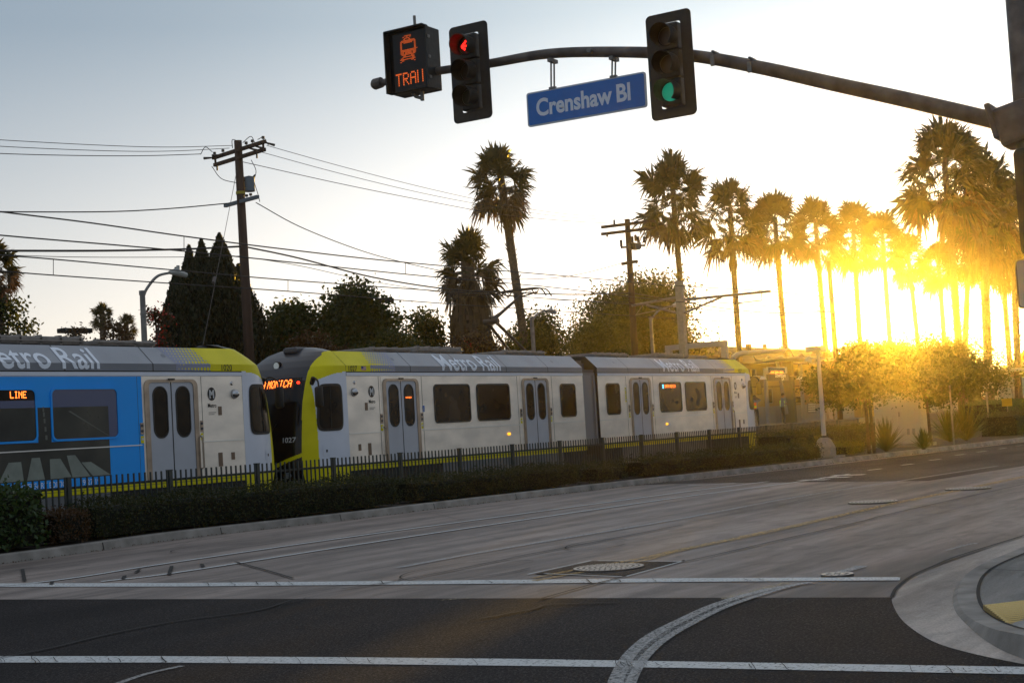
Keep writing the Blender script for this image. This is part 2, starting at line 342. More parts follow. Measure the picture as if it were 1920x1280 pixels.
for pts in ([(0, 1231), (100, 1212), (200, 1188), (330, 1163), (480, 1143), (545, 1124)], [(640, 1103), (760, 1085), (960, 1045)], [(1015, 1121), (1100, 1097), (1173, 1079)],
            [(1280, 1049), (1300, 1048), (1450, 1014), (1613, 977), (1680, 960), (1920, 907)], [(1280, 983), (1100, 1018), (960, 1044)],
            [(1672, 1118), (1682, 1100), (1710, 1078), (1750, 1060), (1800, 1040), (1920, 1003)], [(440, 1052), (500, 1068), (550, 1083)], [(1170, 1120), (1300, 1090), (1500, 1060)][:0] or [(900, 1158), (1000, 1140), (1030, 1132), (1160, 1128)]):
    strip('', pts, .034, None, .0182, mb)
for cx, cy, rx, ry in ((880, 1068, 130, 14), (430, 1022, 110, 6), (80, 1070, 95, 6), (1120, 1020, 60, 8)):    # sawn detector loops
    c = G(cx, cy, .0186); mb_p = [(cx + rx * math.cos(a), cy + ry * math.sin(a) - rx * math.cos(a) * .1) for a in np.linspace(.5, 5.9, 14)]
    strip('', mb_p, .022, None, .0186, mb)
for a, b in (((42, 1066), (46, 1088)), ((322, 1060), (317, 1076)), ((98, 1089), (96, 1094)), ((262, 1066), (254, 1072)), ((378, 1056), (381, 1062)), ((234, 1078), (231, 1084))):
    strip('', [a, b], .05, None, .0194, mb)
rc = random.Random(5)
for i in range(44):      # cracks through the painted crossing line and the stop line
    x0_ = rc.uniform(0, 1900); big = rc.random() < .75
    yc_ = float(np.interp(x0_, [0, 640, 1280, 1920], [1235, 1237, 1245, 1256])) if big else float(np.interp(x0_, [0, 1280, 1690], [1096, 1086, 1084]))
    if not big and x0_ > 1650: continue
    h_ = rc.uniform(3, 8) if big else rc.uniform(1.5, 4); pts = [(x0_ + rc.uniform(2, 9) * t, yc_ + h_ * t + rc.uniform(-1, 1)) for t in (-1, -.3, .4, 1)]
    strip('', pts, rc.uniform(.003, .007) * (1 if big else 1.8), None, .0186, mb)
for i in range(26):      # wandering fine cracks in the slabs
    x0_, y0_ = rc.uniform(300, 1600), rc.uniform(930, 1220); L_ = rc.uniform(20, 90); a_ = rc.choice((-.12, -.2, .5, -.9)); pts = [(x0_ + L_ * t, y0_ + L_ * t * a_ * .35 + rc.uniform(-1.5, 1.5)) for t in (0, .25, .5, .75, 1)]
    strip('', pts, .010, None, .0188, mb)
struct(mb, 'pavement_joints', M_crack)

# near corner: gutter apron, kerb and sidewalk
q3 = lambda L: [(1280 + a / 3, 860 + b / 3) for a, b in L]
apron = q3([(2300, 290), (1920, 430), (1700, 510), (1500, 582), (1310, 650), (1215, 722), (1178, 775), (1190, 835), (1250, 920), (1400, 1020), (1600, 1085), (1920, 1152), (2300, 1215)])
kout = q3([(2300, 330), (1920, 492), (1700, 582), (1600, 645), (1560, 700), (1545, 765), (1562, 835), (1620, 895), (1740, 952), (1920, 990), (2300, 1075)])
ao = smooth_pts([G(x, y, .005) for x, y in apron], 6)
mb = MB(); cc = G(*q3([(2300, 700)])[0], .005); mb.add(ao + [cc], [(i, i + 1, len(ao)) for i in range(len(ao) - 1)]); struct(mb, 'gutter_apron', M_apron)
KZ = [.14, .14, .11, .06, .04, .03, .03, .04, .09, .14, .14]      # the kerb dips to a ramp at the tactile panel
ko = smooth_pts([G(x, y, z) for (x, y), z in zip(kout, KZ)], 6); k = len(ko)
def inset(q, d):
    o = []
    for i, p in enumerate(q):
        t = q[min(i + 1, k - 1)] - q[max(i - 1, 0)]; t /= np.linalg.norm(t); o.append(p + np.array([-t[1], t[0], 0]) * d)
    return o
ki = inset(ko, .16); kf = inset(ko, -.04)
mb = MB()
low = [np.array([p[0], p[1], .006]) for p in kf]
mb.add(low + ko + ki, [(i, i + 1, k + i + 1, k + i) for i in range(k - 1)] + [(k + i, k + i + 1, 2 * k + i + 1, 2 * k + i) for i in range(k - 1)]); struct(mb, 'corner_curb', M_curb, smooth=False)
ks = inset(ko, .175)
mb = MB(); cc2 = G(*q3([(2500, 700)])[0], .137); mb.add([p + np.array([0, 0, -.003]) for p in ks] + [cc2], [(i, i + 1, k) for i in range(k - 1)]); struct(mb, 'sidewalk', M_walk)
mb = MB(); mb.add([p + np.array([0, 0, .002]) for p in inset(ko, .15)] + [p + np.array([0, 0, .002]) for p in inset(ko, .18)], [(i, i + 1, k + i + 1, k + i) for i in range(k - 1)])
strip('', q3([(1700, 615), (1800, 622), (1925, 627)]), .02, None, .141, mb); struct(mb, 'sidewalk_joints', M_crack)
# tactile warning panel
tp = [G(x, y, .058) for x, y in q3([(1690, 828), (1990, 792), (1990, 925), (1835, 936)])]
t = thing('tactile_paving', 'yellow ribbed tactile warning panel set in the corner sidewalk', 'tactile paving', tp[0])
mb = MB(); mb.prism(tp, (0, 0, 1), .012); mb.prism(tp, (0, 0, -1), .05); mb.build('panel', mat('tactile_yellow', (.34, .23, .07), .7, noise=.3, nscale=20), t)
mb = MB()
for i in range(1, 19):
    for j in range(1, 12):
        a, b = i / 19, j / 12; p = tp[0] * (1 - a) * (1 - b) + tp[1] * a * (1 - b) + tp[2] * a * b + tp[3] * (1 - a) * b
        mb.tube([p + [0, 0, .012], p + [0, 0, .02]], [.024, .015], 6)
mb.build('domes', mat('tactile_dome', (.72, .52, .2), .7), t)
# manhole covers
M_iron = mat('cast_iron', (.50, .46, .42), .36, .6, noise=.3, nscale=30)
M_iron2 = mat('cast_iron_dark', (.10, .09, .085), .6, .4)
for cx, cy, rad, lab in ((1141, 1063, .40, 'large ringed manhole cover framed by a painted rectangle'), (1637, 940, .42, 'round manhole cover beside the yellow center line, mid road'),
                     (1815, 915, .42, 'farthest manhole cover, crossed by the yellow center line'), (1570, 1076, .16, 'small round valve cover just beyond the stop line')):
    c = G(cx, cy, .02); t = thing('manhole_cover', lab, 'manhole cover', c, 'iron covers in the road')
    mb = MB(); mb.tube([c - [0, 0, .02], c + [0, 0, .002]], rad, 40); mb.build('frame', M_iron2, t)
    mb = MB(); nr = 6 if rad > .3 else 2
    for r_ in range(nr):
        r0, r1 = rad * (.98 - r_ * .94 / nr), rad * (.98 - (r_ + .55) * .94 / nr)
        nb = max(8, int(44 * r1 / .4))
        for b in range(nb):
            a0, a1 = 2 * math.pi * b / nb, 2 * math.pi * (b + .72) / nb
            vs_ = [c + [r0 * math.cos(a0), r0 * math.sin(a0), .008], c + [r0 * math.cos(a1), r0 * math.sin(a1), .008], c + [r1 * math.cos(a1), r1 * math.sin(a1), .008], c + [r1 * math.cos(a0), r1 * math.sin(a0), .008]]
            mb.add(vs_, [(0, 1, 2, 3)])
    mb.build('cover', M_iron, t)
mb = MB()
for a, b in (((990, 1075.5), (1108, 1050)), ((1174, 1079.5), (1283, 1050.5)), ((1020, 1074.5), (1170, 1080)), ((1120, 1050), (1280, 1051.5))): strip('', [a, b], .035, None, .0135, mb)
struct(mb, 'painted_rectangle', M_white)
sheet('patch', [(1000, 1075), (1110, 1051), (1276, 1052), (1172, 1078)], M_asph2, .0105)

# ================================================================== TRAIN
YN = 22.7; YC = YN + 1.33
def steelmat():
    m = mat('stainless_steel', (.90, .83, .75), .40, .5, bump=.05, bscale=1.6, noise=.12, nscale=1.3, stretch=(1, 1, 2.2)); return m
M_steel = steelmat()
M_steelf = mat('steel_trim', (.36, .30, .25), .35, .85, noise=.2, nscale=3)
M_wht = mat('cab_white_paint', (.67, .71, .82), .38, coat=.3, noise=.05, nscale=2)
M_yellow = mat('train_yellow', (.76, .66, .002), .5, spec=.3, noise=.06, nscale=2)
M_band = mat('band_grey', (.28, .30, .345), .4, coat=.2, noise=.07, nscale=1.5)
M_band2 = mat('band_dark_grey', (.19, .205, .24), .45, noise=.08, nscale=1.5)
M_roof = mat('roof_grey', (.22, .22, .23), .7, noise=.2, nscale=2)
M_blk = mat('black_gloss', (.008, .007, .008), .15, spec=.3)
M_rub = mat('black_rubber', (.018, .017, .016), .6)
M_glass = mat('dark_window_glass', (.010, .008, .007), .10, spec=.14, noise=.9, nscale=1.6)  # colour noise stands in for trees reflected in the panes
M_domeb = mat('cab_dome_paint', (.035, .036, .045), .35, coat=.15)
M_door = mat('door_grey_paint', (.47, .49, .55), .4, noise=.06, nscale=2)
M_under = mat('underframe_black', (.02, .019, .018), .8, noise=.3)
M_skirt = mat('skirt_grey', (.16, .16, .165), .6, noise=.2, nscale=2)
M_blue = mat('wrap_blue', (.0, .35, 1.), .55, noise=.05, nscale=1)
M_navy = mat('wrap_navy_glass', (.03, .06, .17), .2, coat=.3)
M_led = mat('led_orange', (.3, .05, .01), .5, emit=(1, .16, .02), estr=2.6)
M_ledb = mat('led_blue', (.05, .2, .3), .5, emit=(.1, .5, .9), estr=1.5)
M_amber = mat('amber_lamp', (.8, .4, .02), .3, emit=(1, .42, .02), estr=1.1)
M_lred = mat('red_lamp', (.6, .02, .01), .3, emit=(1, .03, .01), estr=2)
M_let = mat('lettering_light', (.85, .90, 1.), .5)
M_let2 = mat('lettering_black', (.012, .012, .012), .6)
M_lav = mat('band_lavender', (.24, .26, .38), .4)
M_logow = mat('logo_white', (.6, .6, .6), .5)

def bandmap(x, v, off=.006):        # roof-edge band: short vertical strip, then the sloped panel
    if v <= .15: return (x, YC - 1.336 - off, 3.29 + v)
    t = (v - .15) / .555; return (x, YC - 1.336 + .405 * t - off * .68, 3.44 + .38 * t + off * .73)
def sidemap(x, z, off=.006): return (x, YC - 1.33 - off, z)
def put_text(s, x, z, size, name, m, parent, mapf=sidemap, off=.0, xoff=.006, sx=1., align='LEFT', cut=None, v0=0.):
    V, Fs = text2d(s, size, off, align, sx)
    bm = bmesh.new(); vv = [bm.verts.new((a + x, b + z, 0)) for a, b in V]
    for f in Fs:
        try: bm.faces.new([vv[i] for i in f])
        except ValueError: pass
    if cut: bmesh.ops.bisect_plane(bm, geom=list(bm.verts) + list(bm.edges) + list(bm.faces), plane_co=(0, cut, 0), plane_no=(0, 1, 0))
    bm.verts.index_update(); mb = MB(); mb.add([mapf(v.co.x, v.co.y, xoff) for v in bm.verts], [[v.index for v in f.verts] for f in bm.faces]); bm.free()
    return mb.build(name, m, parent)
_Lz = ([.33, .7, 1.0, 1.5, 2.0, 2.6, 3.0, 3.27, 3.44, 3.6, 3.72, 3.82, 3.9, 3.95, 3.98], [1.35, 1.5, 1.6, 1.585, 1.53, 1.42, 1.28, 1.15, 1.03, .87, .70, .52, .36, .22, .12])
_Wz = ([.33, 3.29, 3.44, 3.82, 3.9, 3.95, 3.98], [1.33, 1.335, 1.33, .93, .66, .40, .10])
Lz = lambda z: float(np.interp(z, *_Lz)); Wz = lambda z: float(np.interp(z, *_Wz))
def side_y(s, z): return Wz(z) * max(0, 1 - (min(s, Lz(z)) / Lz(z)) ** 3) ** (1 / 3)     # half width at distance s in front of the cab bulkhead
def nose_s(y, z): return Lz(z) * max(0, 1 - min(1, abs(y) / Wz(z)) ** 3) ** (1 / 3)
CB = 12.35
def cab_shell(root, cx, d):
    zs = list(np.arange(.33, 1.0, .05)) + [1.0] + list(np.arange(1.015, 3.27, .017)) + [3.29] + list(np.arange(3.305, 3.98, .016)) + [3.98]
    ph = np.linspace(0, math.pi, 220); g = []; par = []
    for z in zs:
        for a in ph:
            c, s = math.cos(a), math.sin(a); y = Wz(z) * math.copysign(abs(c) ** (2 / 3), c); sp = Lz(z) * abs(s) ** (2 / 3)
            g.append((cx + d * (CB + sp), YC + y, z)); par.append((sp, y))
    mbs = {k: MB() for k in ('cab_side', 'cab_mask', 'cab_dome', 'windshield')}; n = len(ph); mb = MB(); mb.v = g
    for i in range(len(zs) - 1):
        for j in range(n - 1):
            ids = (i * n + j, i * n + j + 1, (i + 1) * n + j + 1, (i + 1) * n + j)
            sp = sum(par[q][0] for q in ids) / 4; y = abs(sum(par[q][1] for q in ids) / 4); z = (zs[i] + zs[i + 1]) / 2
            zl = 3.28 - .28 * (sp / 1.1) ** 2; L_ = Lz(z)
            chin = 1.02 + .42 * (1 - y / .95) * 0 + .35 * (y / .95)
            if z > 3.27 and y < .90: mi = 2
            elif y < .95 and sp > L_ * .6:
                if z > 3.1: mi = 2
                elif z > chin: mi = 3
                elif z > chin - .09: mi = 1
                else: mi = 3
            elif z < 1.0: mi = 1
            elif z > zl or sp > 1.02: mi = 1
            else: mi = 0
            mb.f.append(ids if d > 0 else ids[::-1]); mb.m.append(mi)
    o = mb.build('cab_shell', [M_wht, M_yellow, M_domeb, M_blk], root, smooth=True)
    # bulkhead closing the shell
    def csm(sp, z, off=.012): return (cx + d * (CB + sp), YC - side_y(sp, z) - off, z)
    # cab side window: slanted front edge, follows the tapering side
    def patch(sb, st, fb, ft, z0, z1, name, m, off, parent, r=.13):
        nu, nv = 14, 14; mb = MB(); v = []
        for a in range(nu + 1):
            for b in range(nv + 1):
                u, w = a / nu * 2 - 1, b / nv * 2 - 1
                k = (max(abs(u), abs(w)) / (abs(u) ** 6 + abs(w) ** 6) ** (1 / 6)) if (u or w) else 1; u *= k; w *= k
                u, w = (u + 1) / 2, (w + 1) / 2; z = z0 + (z1 - z0) * w; s0 = sb + (st - sb) * w; s1 = fb + (ft - fb) * w
                v.append(csm(s0 + (s1 - s0) * u, z, off))
        q = [(a * (nv + 1) + b, (a + 1) * (nv + 1) + b, (a + 1) * (nv + 1) + b + 1, a * (nv + 1) + b + 1) for a in range(nu) for b in range(nv)]
        mb.add(v, q if d > 0 else [f[::-1] for f in q]); return mb.build(name, m, parent, smooth=True)
    w = patch(.20, .20, 1.06, .92, 1.86, 3.0, 'cab_window', M_rub, .012, root)
    patch(.25, .25, 1.00, .87, 1.92, 2.94, 'pane', M_glass, .02, w)
    mb = MB(); mb.tube([csm(.66, 1.93, .026), csm(.62, 2.93, .026)], .013, 6); mb.build('window_bar', M_rub, w)
    # mirror on a bracket
    m0 = csm(.98, 3.06, .0); mm = Vector(csm(1.0, 2.68, .26)) + Vector((d * .16, 0, 0))
    mb = MB(); mb.tube(smooth_pts([m0, Vector(m0) + Vector((d * .12, -.12, .1)), mm + Vector((0, .02, .38)), mm + Vector((0, 0, .2))], 5), .022, 6)
    mb.tube([Vector(m0) + Vector((0, .03, -.06)), Vector(m0) + Vector((0, -.05, .1))], .06, 8); mr = mb.build('mirror_arm', M_rub, root)
    mb = MB(); mb.box(mm, (.11, .22, .5), None, 0, .05); mb.build('mirror', M_rub, mr, smooth=True)
    # small square socket panel at the bottom
    def quadp(s0, s1, z0, z1, off): return [csm(s0, z0, off), csm(s1, z0, off), csm(s1, z1, off), csm(s0, z1, off)]
    mb = MB(); mb.add(quadp(.72, .92, 1.28, 1.5, .01), [(0, 1, 2, 3)]); mb.add(quadp(.80, .84, 1.36, 1.42, .016), [(0, 1, 2, 3)], 1); mb.build('socket_panel', [M_wht, M_blk], root)
    mb = MB(); mb.tube([csm(.05, .52, .004), csm(.5, .56, .004), csm(.52, .62, .004), csm(1.1, .64, .004)], .008, 4); mb.build('skirt_seam', M_rub, root)
    def np_(y, z, off=.01): return (cx + d * (CB + nose_s(y, z) + off), YC + y, z)
    # head lamp, camera hood, sign box and lower lamps
    c = Vector(np_(0, 3.52, -.03)); mb = MB(); mb.tube([c, c + Vector((d * .09, 0, 0))], .105, 16); hl = mb.build('headlight', M_blk, root)
    mb = MB(); mb.tube([c + Vector((d * .091, 0, 0)), c + Vector((d * .10, 0, 0))], .085, 16); mb.build('lens', mat('lamp_lens', (.55, .62, .68), .1, .6), hl)
    c = Vector(np_(-.05, 3.86, -.12)); mb = MB(); mb.box(c + Vector((0, 0, .03)), (.5, .42, .16), None, 0, .05); mb.build('camera_hood', M_domeb, root)
    for y in (-.62, .62):
        c = Vector(np_(y, .86, -.02)); mb = MB(); mb.tube([c, c + Vector((d * .06, 0, 0))], .075, 14); mb.build('lower_light', mat('lamp_lens', (.55, .62, .68), .1, .6), root)
    sgn = -d      # writing runs towards -Y on a nose facing -X
    mb = MB(); v = []
    for a in np.linspace(-.86, .86, 20): v += [np_(a, 2.93, .008), np_(a, 3.19, .008)]
    mb.add(v, [(2 * i, 2 * i + 1, 2 * i + 3, 2 * i + 2) for i in range(19)]); sg = mb.build('destination_sign', M_blk, root)
    if d < 0:
        mb = MB(); led(mb, 'SANTA MONICA', lambda u, v: np_(.72 - u, 2.965 + v, .045), .0202, .026); mb.build('sign_text', M_led, sg)
        c = Vector(np_(-.80, 3.06, .0)); mb = MB(); mb.tube([c, c + Vector((d * .04, 0, 0))], .035, 10); mb.build('marker_light', M_lred, root)
    mb = MB(); mb.bar(np_(.3, 1.25, .02), np_(-.35, 2.1, .02), .02, .012); mb.build('wiper', M_rub, root)
    return np_

def rect_ring(mb, o, i, mapf, off0, off1, mi=0):      # frame between two outlines, proud of the wall
    n = len(o); a = [mapf(x, z, 0) for x, z in o]; b = [mapf(x, z, off1) for x, z in o]; c = [mapf(x, z, off1) for x, z in i]; e = [mapf(x, z, off0) for x, z in i]
    mb.add(a + b + c + e, [(k * n + j, k * n + (j + 1) % n, (k + 1) * n + (j + 1) % n, (k + 1) * n + j) for k in range(3) for j in range(n)], mi)
def window(root, x0, x1, z0, z1, r=.1, fm=None, gm=None):
    mb = MB(); rect_ring(mb, rrect(x0, x1, z0, z1, r), rrect(x0 + .04, x1 - .04, z0 + .04, z1 - .04, r * .8), sidemap, .004, .022)
    w = mb.build('window', fm or M_rub, root)
    mb = MB(); o = rrect(x0 + .035, x1 - .035, z0 + .035, z1 - .035, r * .8); mb.add([sidemap(x, z, .006) for x, z in o], [tuple(range(len(o)))]); mb.build('pane', gm or M_glass, w)
    return w
def door(root, x0, x1, handle=0):
    f0, f1 = x0 - .13, x1 + .13; z0, z1 = 1.02, 3.05
    mb = MB(); mb.prism([sidemap(f0 - .05, z0, 0), sidemap(f1 + .05, z0, 0), sidemap(f1 + .05, 3.17, 0), sidemap(f0 - .05, 3.17, 0)], (0, -1, 0), .012, 1)
    rect_ring(mb, [(f0, z0), (f1, z0)] + [(a, b) for a, b in rrect(f0, f1, z0, z1 + .06, .16)[:12]], [(x0, z0), (x1, z0)] + [(a, b) for a, b in rrect(x0, x1, z0, z1, .1)[:12]], sidemap, .0, .035)
    d = mb.build('door', [M_steelf, M_steel], root)
    m = (x0 + x1) / 2
    for a, b in ((x0, m - .012), (m + .012, x1)):
        o = rrect(a, b, z0, z1, .08); mb = MB(); mb.add([sidemap(x, z, .016) for x, z in o], [tuple(range(len(o)))])
        lf = mb.build('door_leaf', M_door, d)
        c = (a + b) / 2; w = (b - a) * .29
        mb = MB(); rect_ring(mb, rrect(c - w - .03, c + w + .03, 1.88, 2.97, w + .02, 8), rrect(c - w, c + w, 1.91, 2.94, w, 8), lambda x, z, o_: sidemap(x, z, .016 + o_), 0, .012)
        dw = mb.build('door_window', M_rub, lf) if False else mb.build('door_window', M_rub, d)
        mb = MB(); o = rrect(c - w, c + w, 1.91, 2.94, w, 8); mb.add([sidemap(x, z, .02) for x, z in o], [tuple(range(len(o)))]); 
        mb.build('door_pane', M_glass, d)
    mb = MB(); mb.prism([sidemap(m - .013, z0, .002), sidemap(m + .013, z0, .002), sidemap(m + .013, z1, .002), sidemap(m - .013, z1, .002)], (0, -1, 0), .018); mb.build('door_seal', M_rub, d)
    mb = MB(); mb.box((m, YC - 1.37, 3.11), (.16, .05, .035)); mb.build('door_lamp', M_rub, d)
    for s, x in ((-1, f0 - .09), (1, f1 + .09)):
        mb = MB(); mb.prism([sidemap(x - .045, 1.98, 0), sidemap(x + .045, 1.98, 0), sidemap(x + .045, 2.22, 0), sidemap(x - .045, 2.22, 0)], (0, -1, 0), .02)
        bx = mb.build('button_box', M_steelf, root)
        mb = MB()
        for z in (2.05, 2.16): mb.tube([sidemap(x, z, .02), sidemap(x, z, .032)], .03, 10)
        mb.build('button', mat('button_dark', (.02, .03, .05), .4), bx)
        mb = MB(); mb.prism([sidemap(x - .04, 1.80, 0), sidemap(x + .04, 1.80, 0), sidemap(x + .04, 1.95, 0), sidemap(x - .04, 1.95, 0)], (0, -1, 0), .012)
        mb.tube([sidemap(x, 1.885, .012), sidemap(x, 1.885, .016)], .028, 10, 1); mb.build('sticker', [M_yellow, M_logow], root)
    if handle:
        x = (f1 + .02) if handle > 0 else (f0 - .02)
        mb = MB(); mb.tube([(x, YC - 1.34, 1.18), (x, YC - 1.42, 1.22), (x, YC - 1.42, 1.85), (x, YC - 1.34, 1.9)], .018, 6); mb.build('grab_rail', M_steelf, root)
    return d

def prof_body(root, cx, x0, x1, name):
    # closed cross-section swept along the car
    pr = [(-1.31, .30), (-1.31, .86), (-1.335, .87), (-1.335, 1.0), (-1.33, 1.02), (-1.33, 3.18), (-1.345, 3.19), (-1.345, 3.265), (-1.30, 3.27), (-1.30, 3.29), (-1.336, 3.29), (-1.336, 3.44), (-.93, 3.82), (-.6, 3.84), (0, 3.86)]
    mt = [0, 1, 1, 2, 2, 3, 3, 3, 4, 4, 5, 6, 7, 7]
    full = pr + [(-a, b) for a, b in pr[-2::-1]]; mt = mt + mt[::-1]; n = len(full)
    mb = MB(); xs = [x0, x1]; v = [(cx + x, YC + y, z) for x in xs for y, z in full]
    mb.add(v, []); 
    for k in range(n - 1): mb.f.append((k, k + 1, n + k + 1, n + k)); mb.m.append(mt[k])
    mb.f.append((n - 1, 0, n, 2 * n - 1)); mb.m.append(4)
    mb.f += [tuple(range(n))[::-1], tuple(range(n, 2 * n))]; mb.m += [4, 4]
    return mb.build(name, [M_under, M_yellow, M_steel, M_wht, M_rub, M_band2, M_band, M_roof], root)

def make_car(cx, number, label, wrapped):
    root = thing('rail_car', label, 'train car', (cx, YC, 0), 'light rail cars coupled in one train')
    for sd_, (x0, x1) in ((-1, (-CB, -.48)), (1, (.48, CB))):
        prof_body(root, cx, x0, x1, 'body')
        X = lambda a: cx + sd_ * a
        def rng2(a, b): return (min(X(a), X(b)), max(X(a), X(b)))
        blue = wrapped and sd_ > 0
        window(root, *rng2(1.0, 1.94), 1.92, 2.94, .13)
        door(root, *rng2(2.77, 4.05)); 
        fm = M_blue if blue else None
        window(root, *rng2(4.85, 6.58), 1.92, 2.96, .13, fm); window(root, *rng2(6.91, 8.65), 1.92, 2.96, .13, fm, M_navy if blue else None)
        door(root, *rng2(9.48, 10.78), sd_)
        # horizontal rib, seams, hatches
        mb = MB()
        for a, b in ((.5, 2.5), (4.35, 9.25), (11.0, 12.33)):
            u, w = rng2(a, b); mb.bar(sidemap(u, 1.765, .006), sidemap(w, 1.765, .006), .014, .022)
        mb.build('rib', M_blue if False else mat('rib_paint', (.8, .78, .74), .4, .3), root)
        mb = MB()
        for a in (2.42, 4.4, 9.18, 11.05):
            x = X(a); mb.box((x, YC - 1.332, 2.1), (.008, .006, 2.14))
        for k in range(60):
            x = X(.6 + k * .196); mb.box((x, YC - 1.3355, .945), (.006, .004, .115))
        mb.bar(sidemap(rng2(.5, 12.3)[0], .945, .0065), sidemap(rng2(.5, 12.3)[1], .945, .0065), .004, .008)
        mb.build('panel_seams', mat('seam_dark', (.06, .055, .05), .7), root)
        mb = MB()
        for a in (2.6, 4.95, 7.3, 9.65):
            if wrapped and a == 4.95: pass
            mb.add([bandmap(X(a) - .012, 0, .003), bandmap(X(a) + .012, 0, .003), bandmap(X(a) + .012, .15, .003), bandmap(X(a) - .012, .15, .003), bandmap(X(a) + .012, .70, .003), bandmap(X(a) - .012, .70, .003)], [(0, 1, 2, 3), (3, 2, 4, 5)])
        mb.build('band_seams', M_rub, root)
        for a in (2.0, 10.15):       # round plugs in the band
            mb = MB(); mb.add([bandmap(X(a) + .06 * math.cos(t), .42 + .06 * math.sin(t), .004) for t in np.linspace(0, 6.28, 14)[:-1]], [tuple(range(13))]); mb.build('band_plug', M_band2, root)
        for x_, z_, w_, h_ in ((11.55, 1.36, .12, .3), (11.95, 1.42, .10, .16), (11.6, 2.42, .10, .19)):
            x = X(x_); mb = MB(); mb.prism([sidemap(x - w_ / 2, z_ - h_ / 2, 0), sidemap(x + w_ / 2, z_ - h_ / 2, 0), sidemap(x + w_ / 2, z_ + h_ / 2, 0), sidemap(x - w_ / 2, z_ + h_ / 2, 0)], (0, -1, 0), .012); mb.build('access_hatch', mat('hatch_brown', (.19, .13, .09), .5, .4), root)
        x = X(12.08); mb = MB(); mb.tube([sidemap(x, 2.78, 0), sidemap(x, 2.78, .05), sidemap(x, 2.76, .11)], [.11, .10, .05], 14); mb.build('side_camera', mat('chrome', (.5, .5, .52), .2, .9), root, smooth=True)
        x = X(12.02); mb = MB(); mb.tube([sidemap(x, 3.02, 0), sidemap(x, 3.02, .03)], [.05, .03], 12); mb.build('side_sensor', mat('chrome', (.5, .5, .52), .2, .9), root)
        # logo: black oval with M, the word below
        x = X(11.36); mb = MB(); mb.add([sidemap(x + .125 * math.cos(t), 2.79 + .145 * math.sin(t), .005) for t in np.linspace(0, 2 * math.pi, 28)[:-1]], [tuple(range(27))]); lg = mb.build('logo', M_let2, root)
        put_text('M', x, 2.705, .24, 'logo_letter', M_logow, lg, off=.012, xoff=.009, align='CENTER', sx=.85)
        put_text('Metro', x, 2.50, .125, 'logo_word', M_let2, root, off=.002, xoff=.005, align='CENTER', sx=.85)
        mb = MB()
        for z, w in ((2.38, .12), (2.34, .09)): mb.add([sidemap(x - .12, z, .005), sidemap(x - .12 + w * 2, z, .005), sidemap(x - .12 + w * 2, z + .014, .005), sidemap(x - .12, z + .014, .005)], [(0, 1, 2, 3)])
        mb.build('small_print', mat('print_grey', (.2, .18, .17), .6), root)
        # amber side lamp
        if not blue:
            x = X(5.28 if sd_ > 0 else 5.0); mb = MB(); mb.box((x, YC - 1.345, 1.52), (.12, .03, .07), None, 0, .01); mb.build('side_lamp', M_amber, root)
        # yellow end of the band with halftone dots
        mb = MB(); y0, y1 = 11.36, CB
        def slant(a, v): return X(a - (.0 if v < .15 else (v - .15) * .28))
        vs_ = [bandmap(slant(y0, v), v, .004) for v in (0, .15, .705)] + [bandmap(X(y1), v, .004) for v in (0, .15, .705)]
        mb.add(vs_, [(0, 3, 4, 1), (1, 4, 5, 2)]); mb.build('yellow_band', M_yellow, root)
        mb = MB(); vs_ = [bandmap(slant(10.32, v), v, .0035) for v in (0, .15, .705)] + [bandmap(slant(y0, v), v, .0035) for v in (0, .15, .705)]
        mb.add(vs_, [(0, 3, 4, 1), (1, 4, 5, 2)]); mb.build('halftone_ground', M_lav, root)
        mb = MB(); 
        for i in range(11):
            for j in range(8):
                v = .045 + j * .088; a = 10.40 + i * .098 + (.049 if j % 2 else 0) - (0 if v < .15 else (v - .15) * .28)
                r_ = .012 + .0034 * i
                if .15 - r_ < v < .15 + r_: v = .15 + r_ + .003
                mb.add([bandmap(X(a) + r_ * math.cos(t), v + r_ * math.sin(t), .0055) for t in np.linspace(0, 2 * math.pi, 9)[:-1]], [tuple(range(8))])
        mb.build('halftone_dots', M_yellow, root)
        put_text('Metro Rail', X(6.72), .045, .84, 'line_lettering', M_let, root, mapf=bandmap, off=.010, xoff=.009, align='CENTER', sx=.84, cut=.15)
        put_text(number, X(11.95) - .28 if sd_ > 0 else X(12.28), .012, .185, 'number', M_let2, root, mapf=bandmap, off=.002, xoff=.008)
        if sd_ < 0:
            mb = MB(); x = X(11.74)
            for k in range(7): mb.add([bandmap(x, .03 + k * .015, .007), bandmap(x + .2, .03 + k * .015, .007), bandmap(x + .2, .045 + k * .015, .007), bandmap(x, .045 + k * .015, .007)], [(0, 1, 2, 3)], k % 2)
            mb.add([bandmap(x, .075, .009), bandmap(x + .09, .075, .009), bandmap(x + .09, .135, .009), bandmap(x, .135, .009)], [(0, 1, 2, 3)], 2)
            mb.build('flag_sticker', [mat('flag_red', (.4, .05, .06), .5), M_logow, mat('flag_blue', (.03, .05, .2), .5)], root)
            mb = MB(); x = X(9.2); mb.add([sidemap(x, 2.24, .005), sidemap(x + .1, 2.24, .005), sidemap(x + .1, 2.40, .005), sidemap(x, 2.40, .005)], [(0, 1, 2, 3)])
            mb.tube([sidemap(x + .04, 2.37, .006), sidemap(x + .045, 2.3, .006), sidemap(x + .075, 2.295, .006), sidemap(x + .085, 2.26, .006)], .006, 4, 1)
            mb.tube(smooth_pts([sidemap(x + .03, 2.32, .006), sidemap(x + .02, 2.28, .006), sidemap(x + .045, 2.26, .006), sidemap(x + .07, 2.28, .006)], 4), .005, 4, 1); mb.build('wheelchair_sticker', [mat('sticker_blue', (.01, .13, .5), .4), M_logow], root)
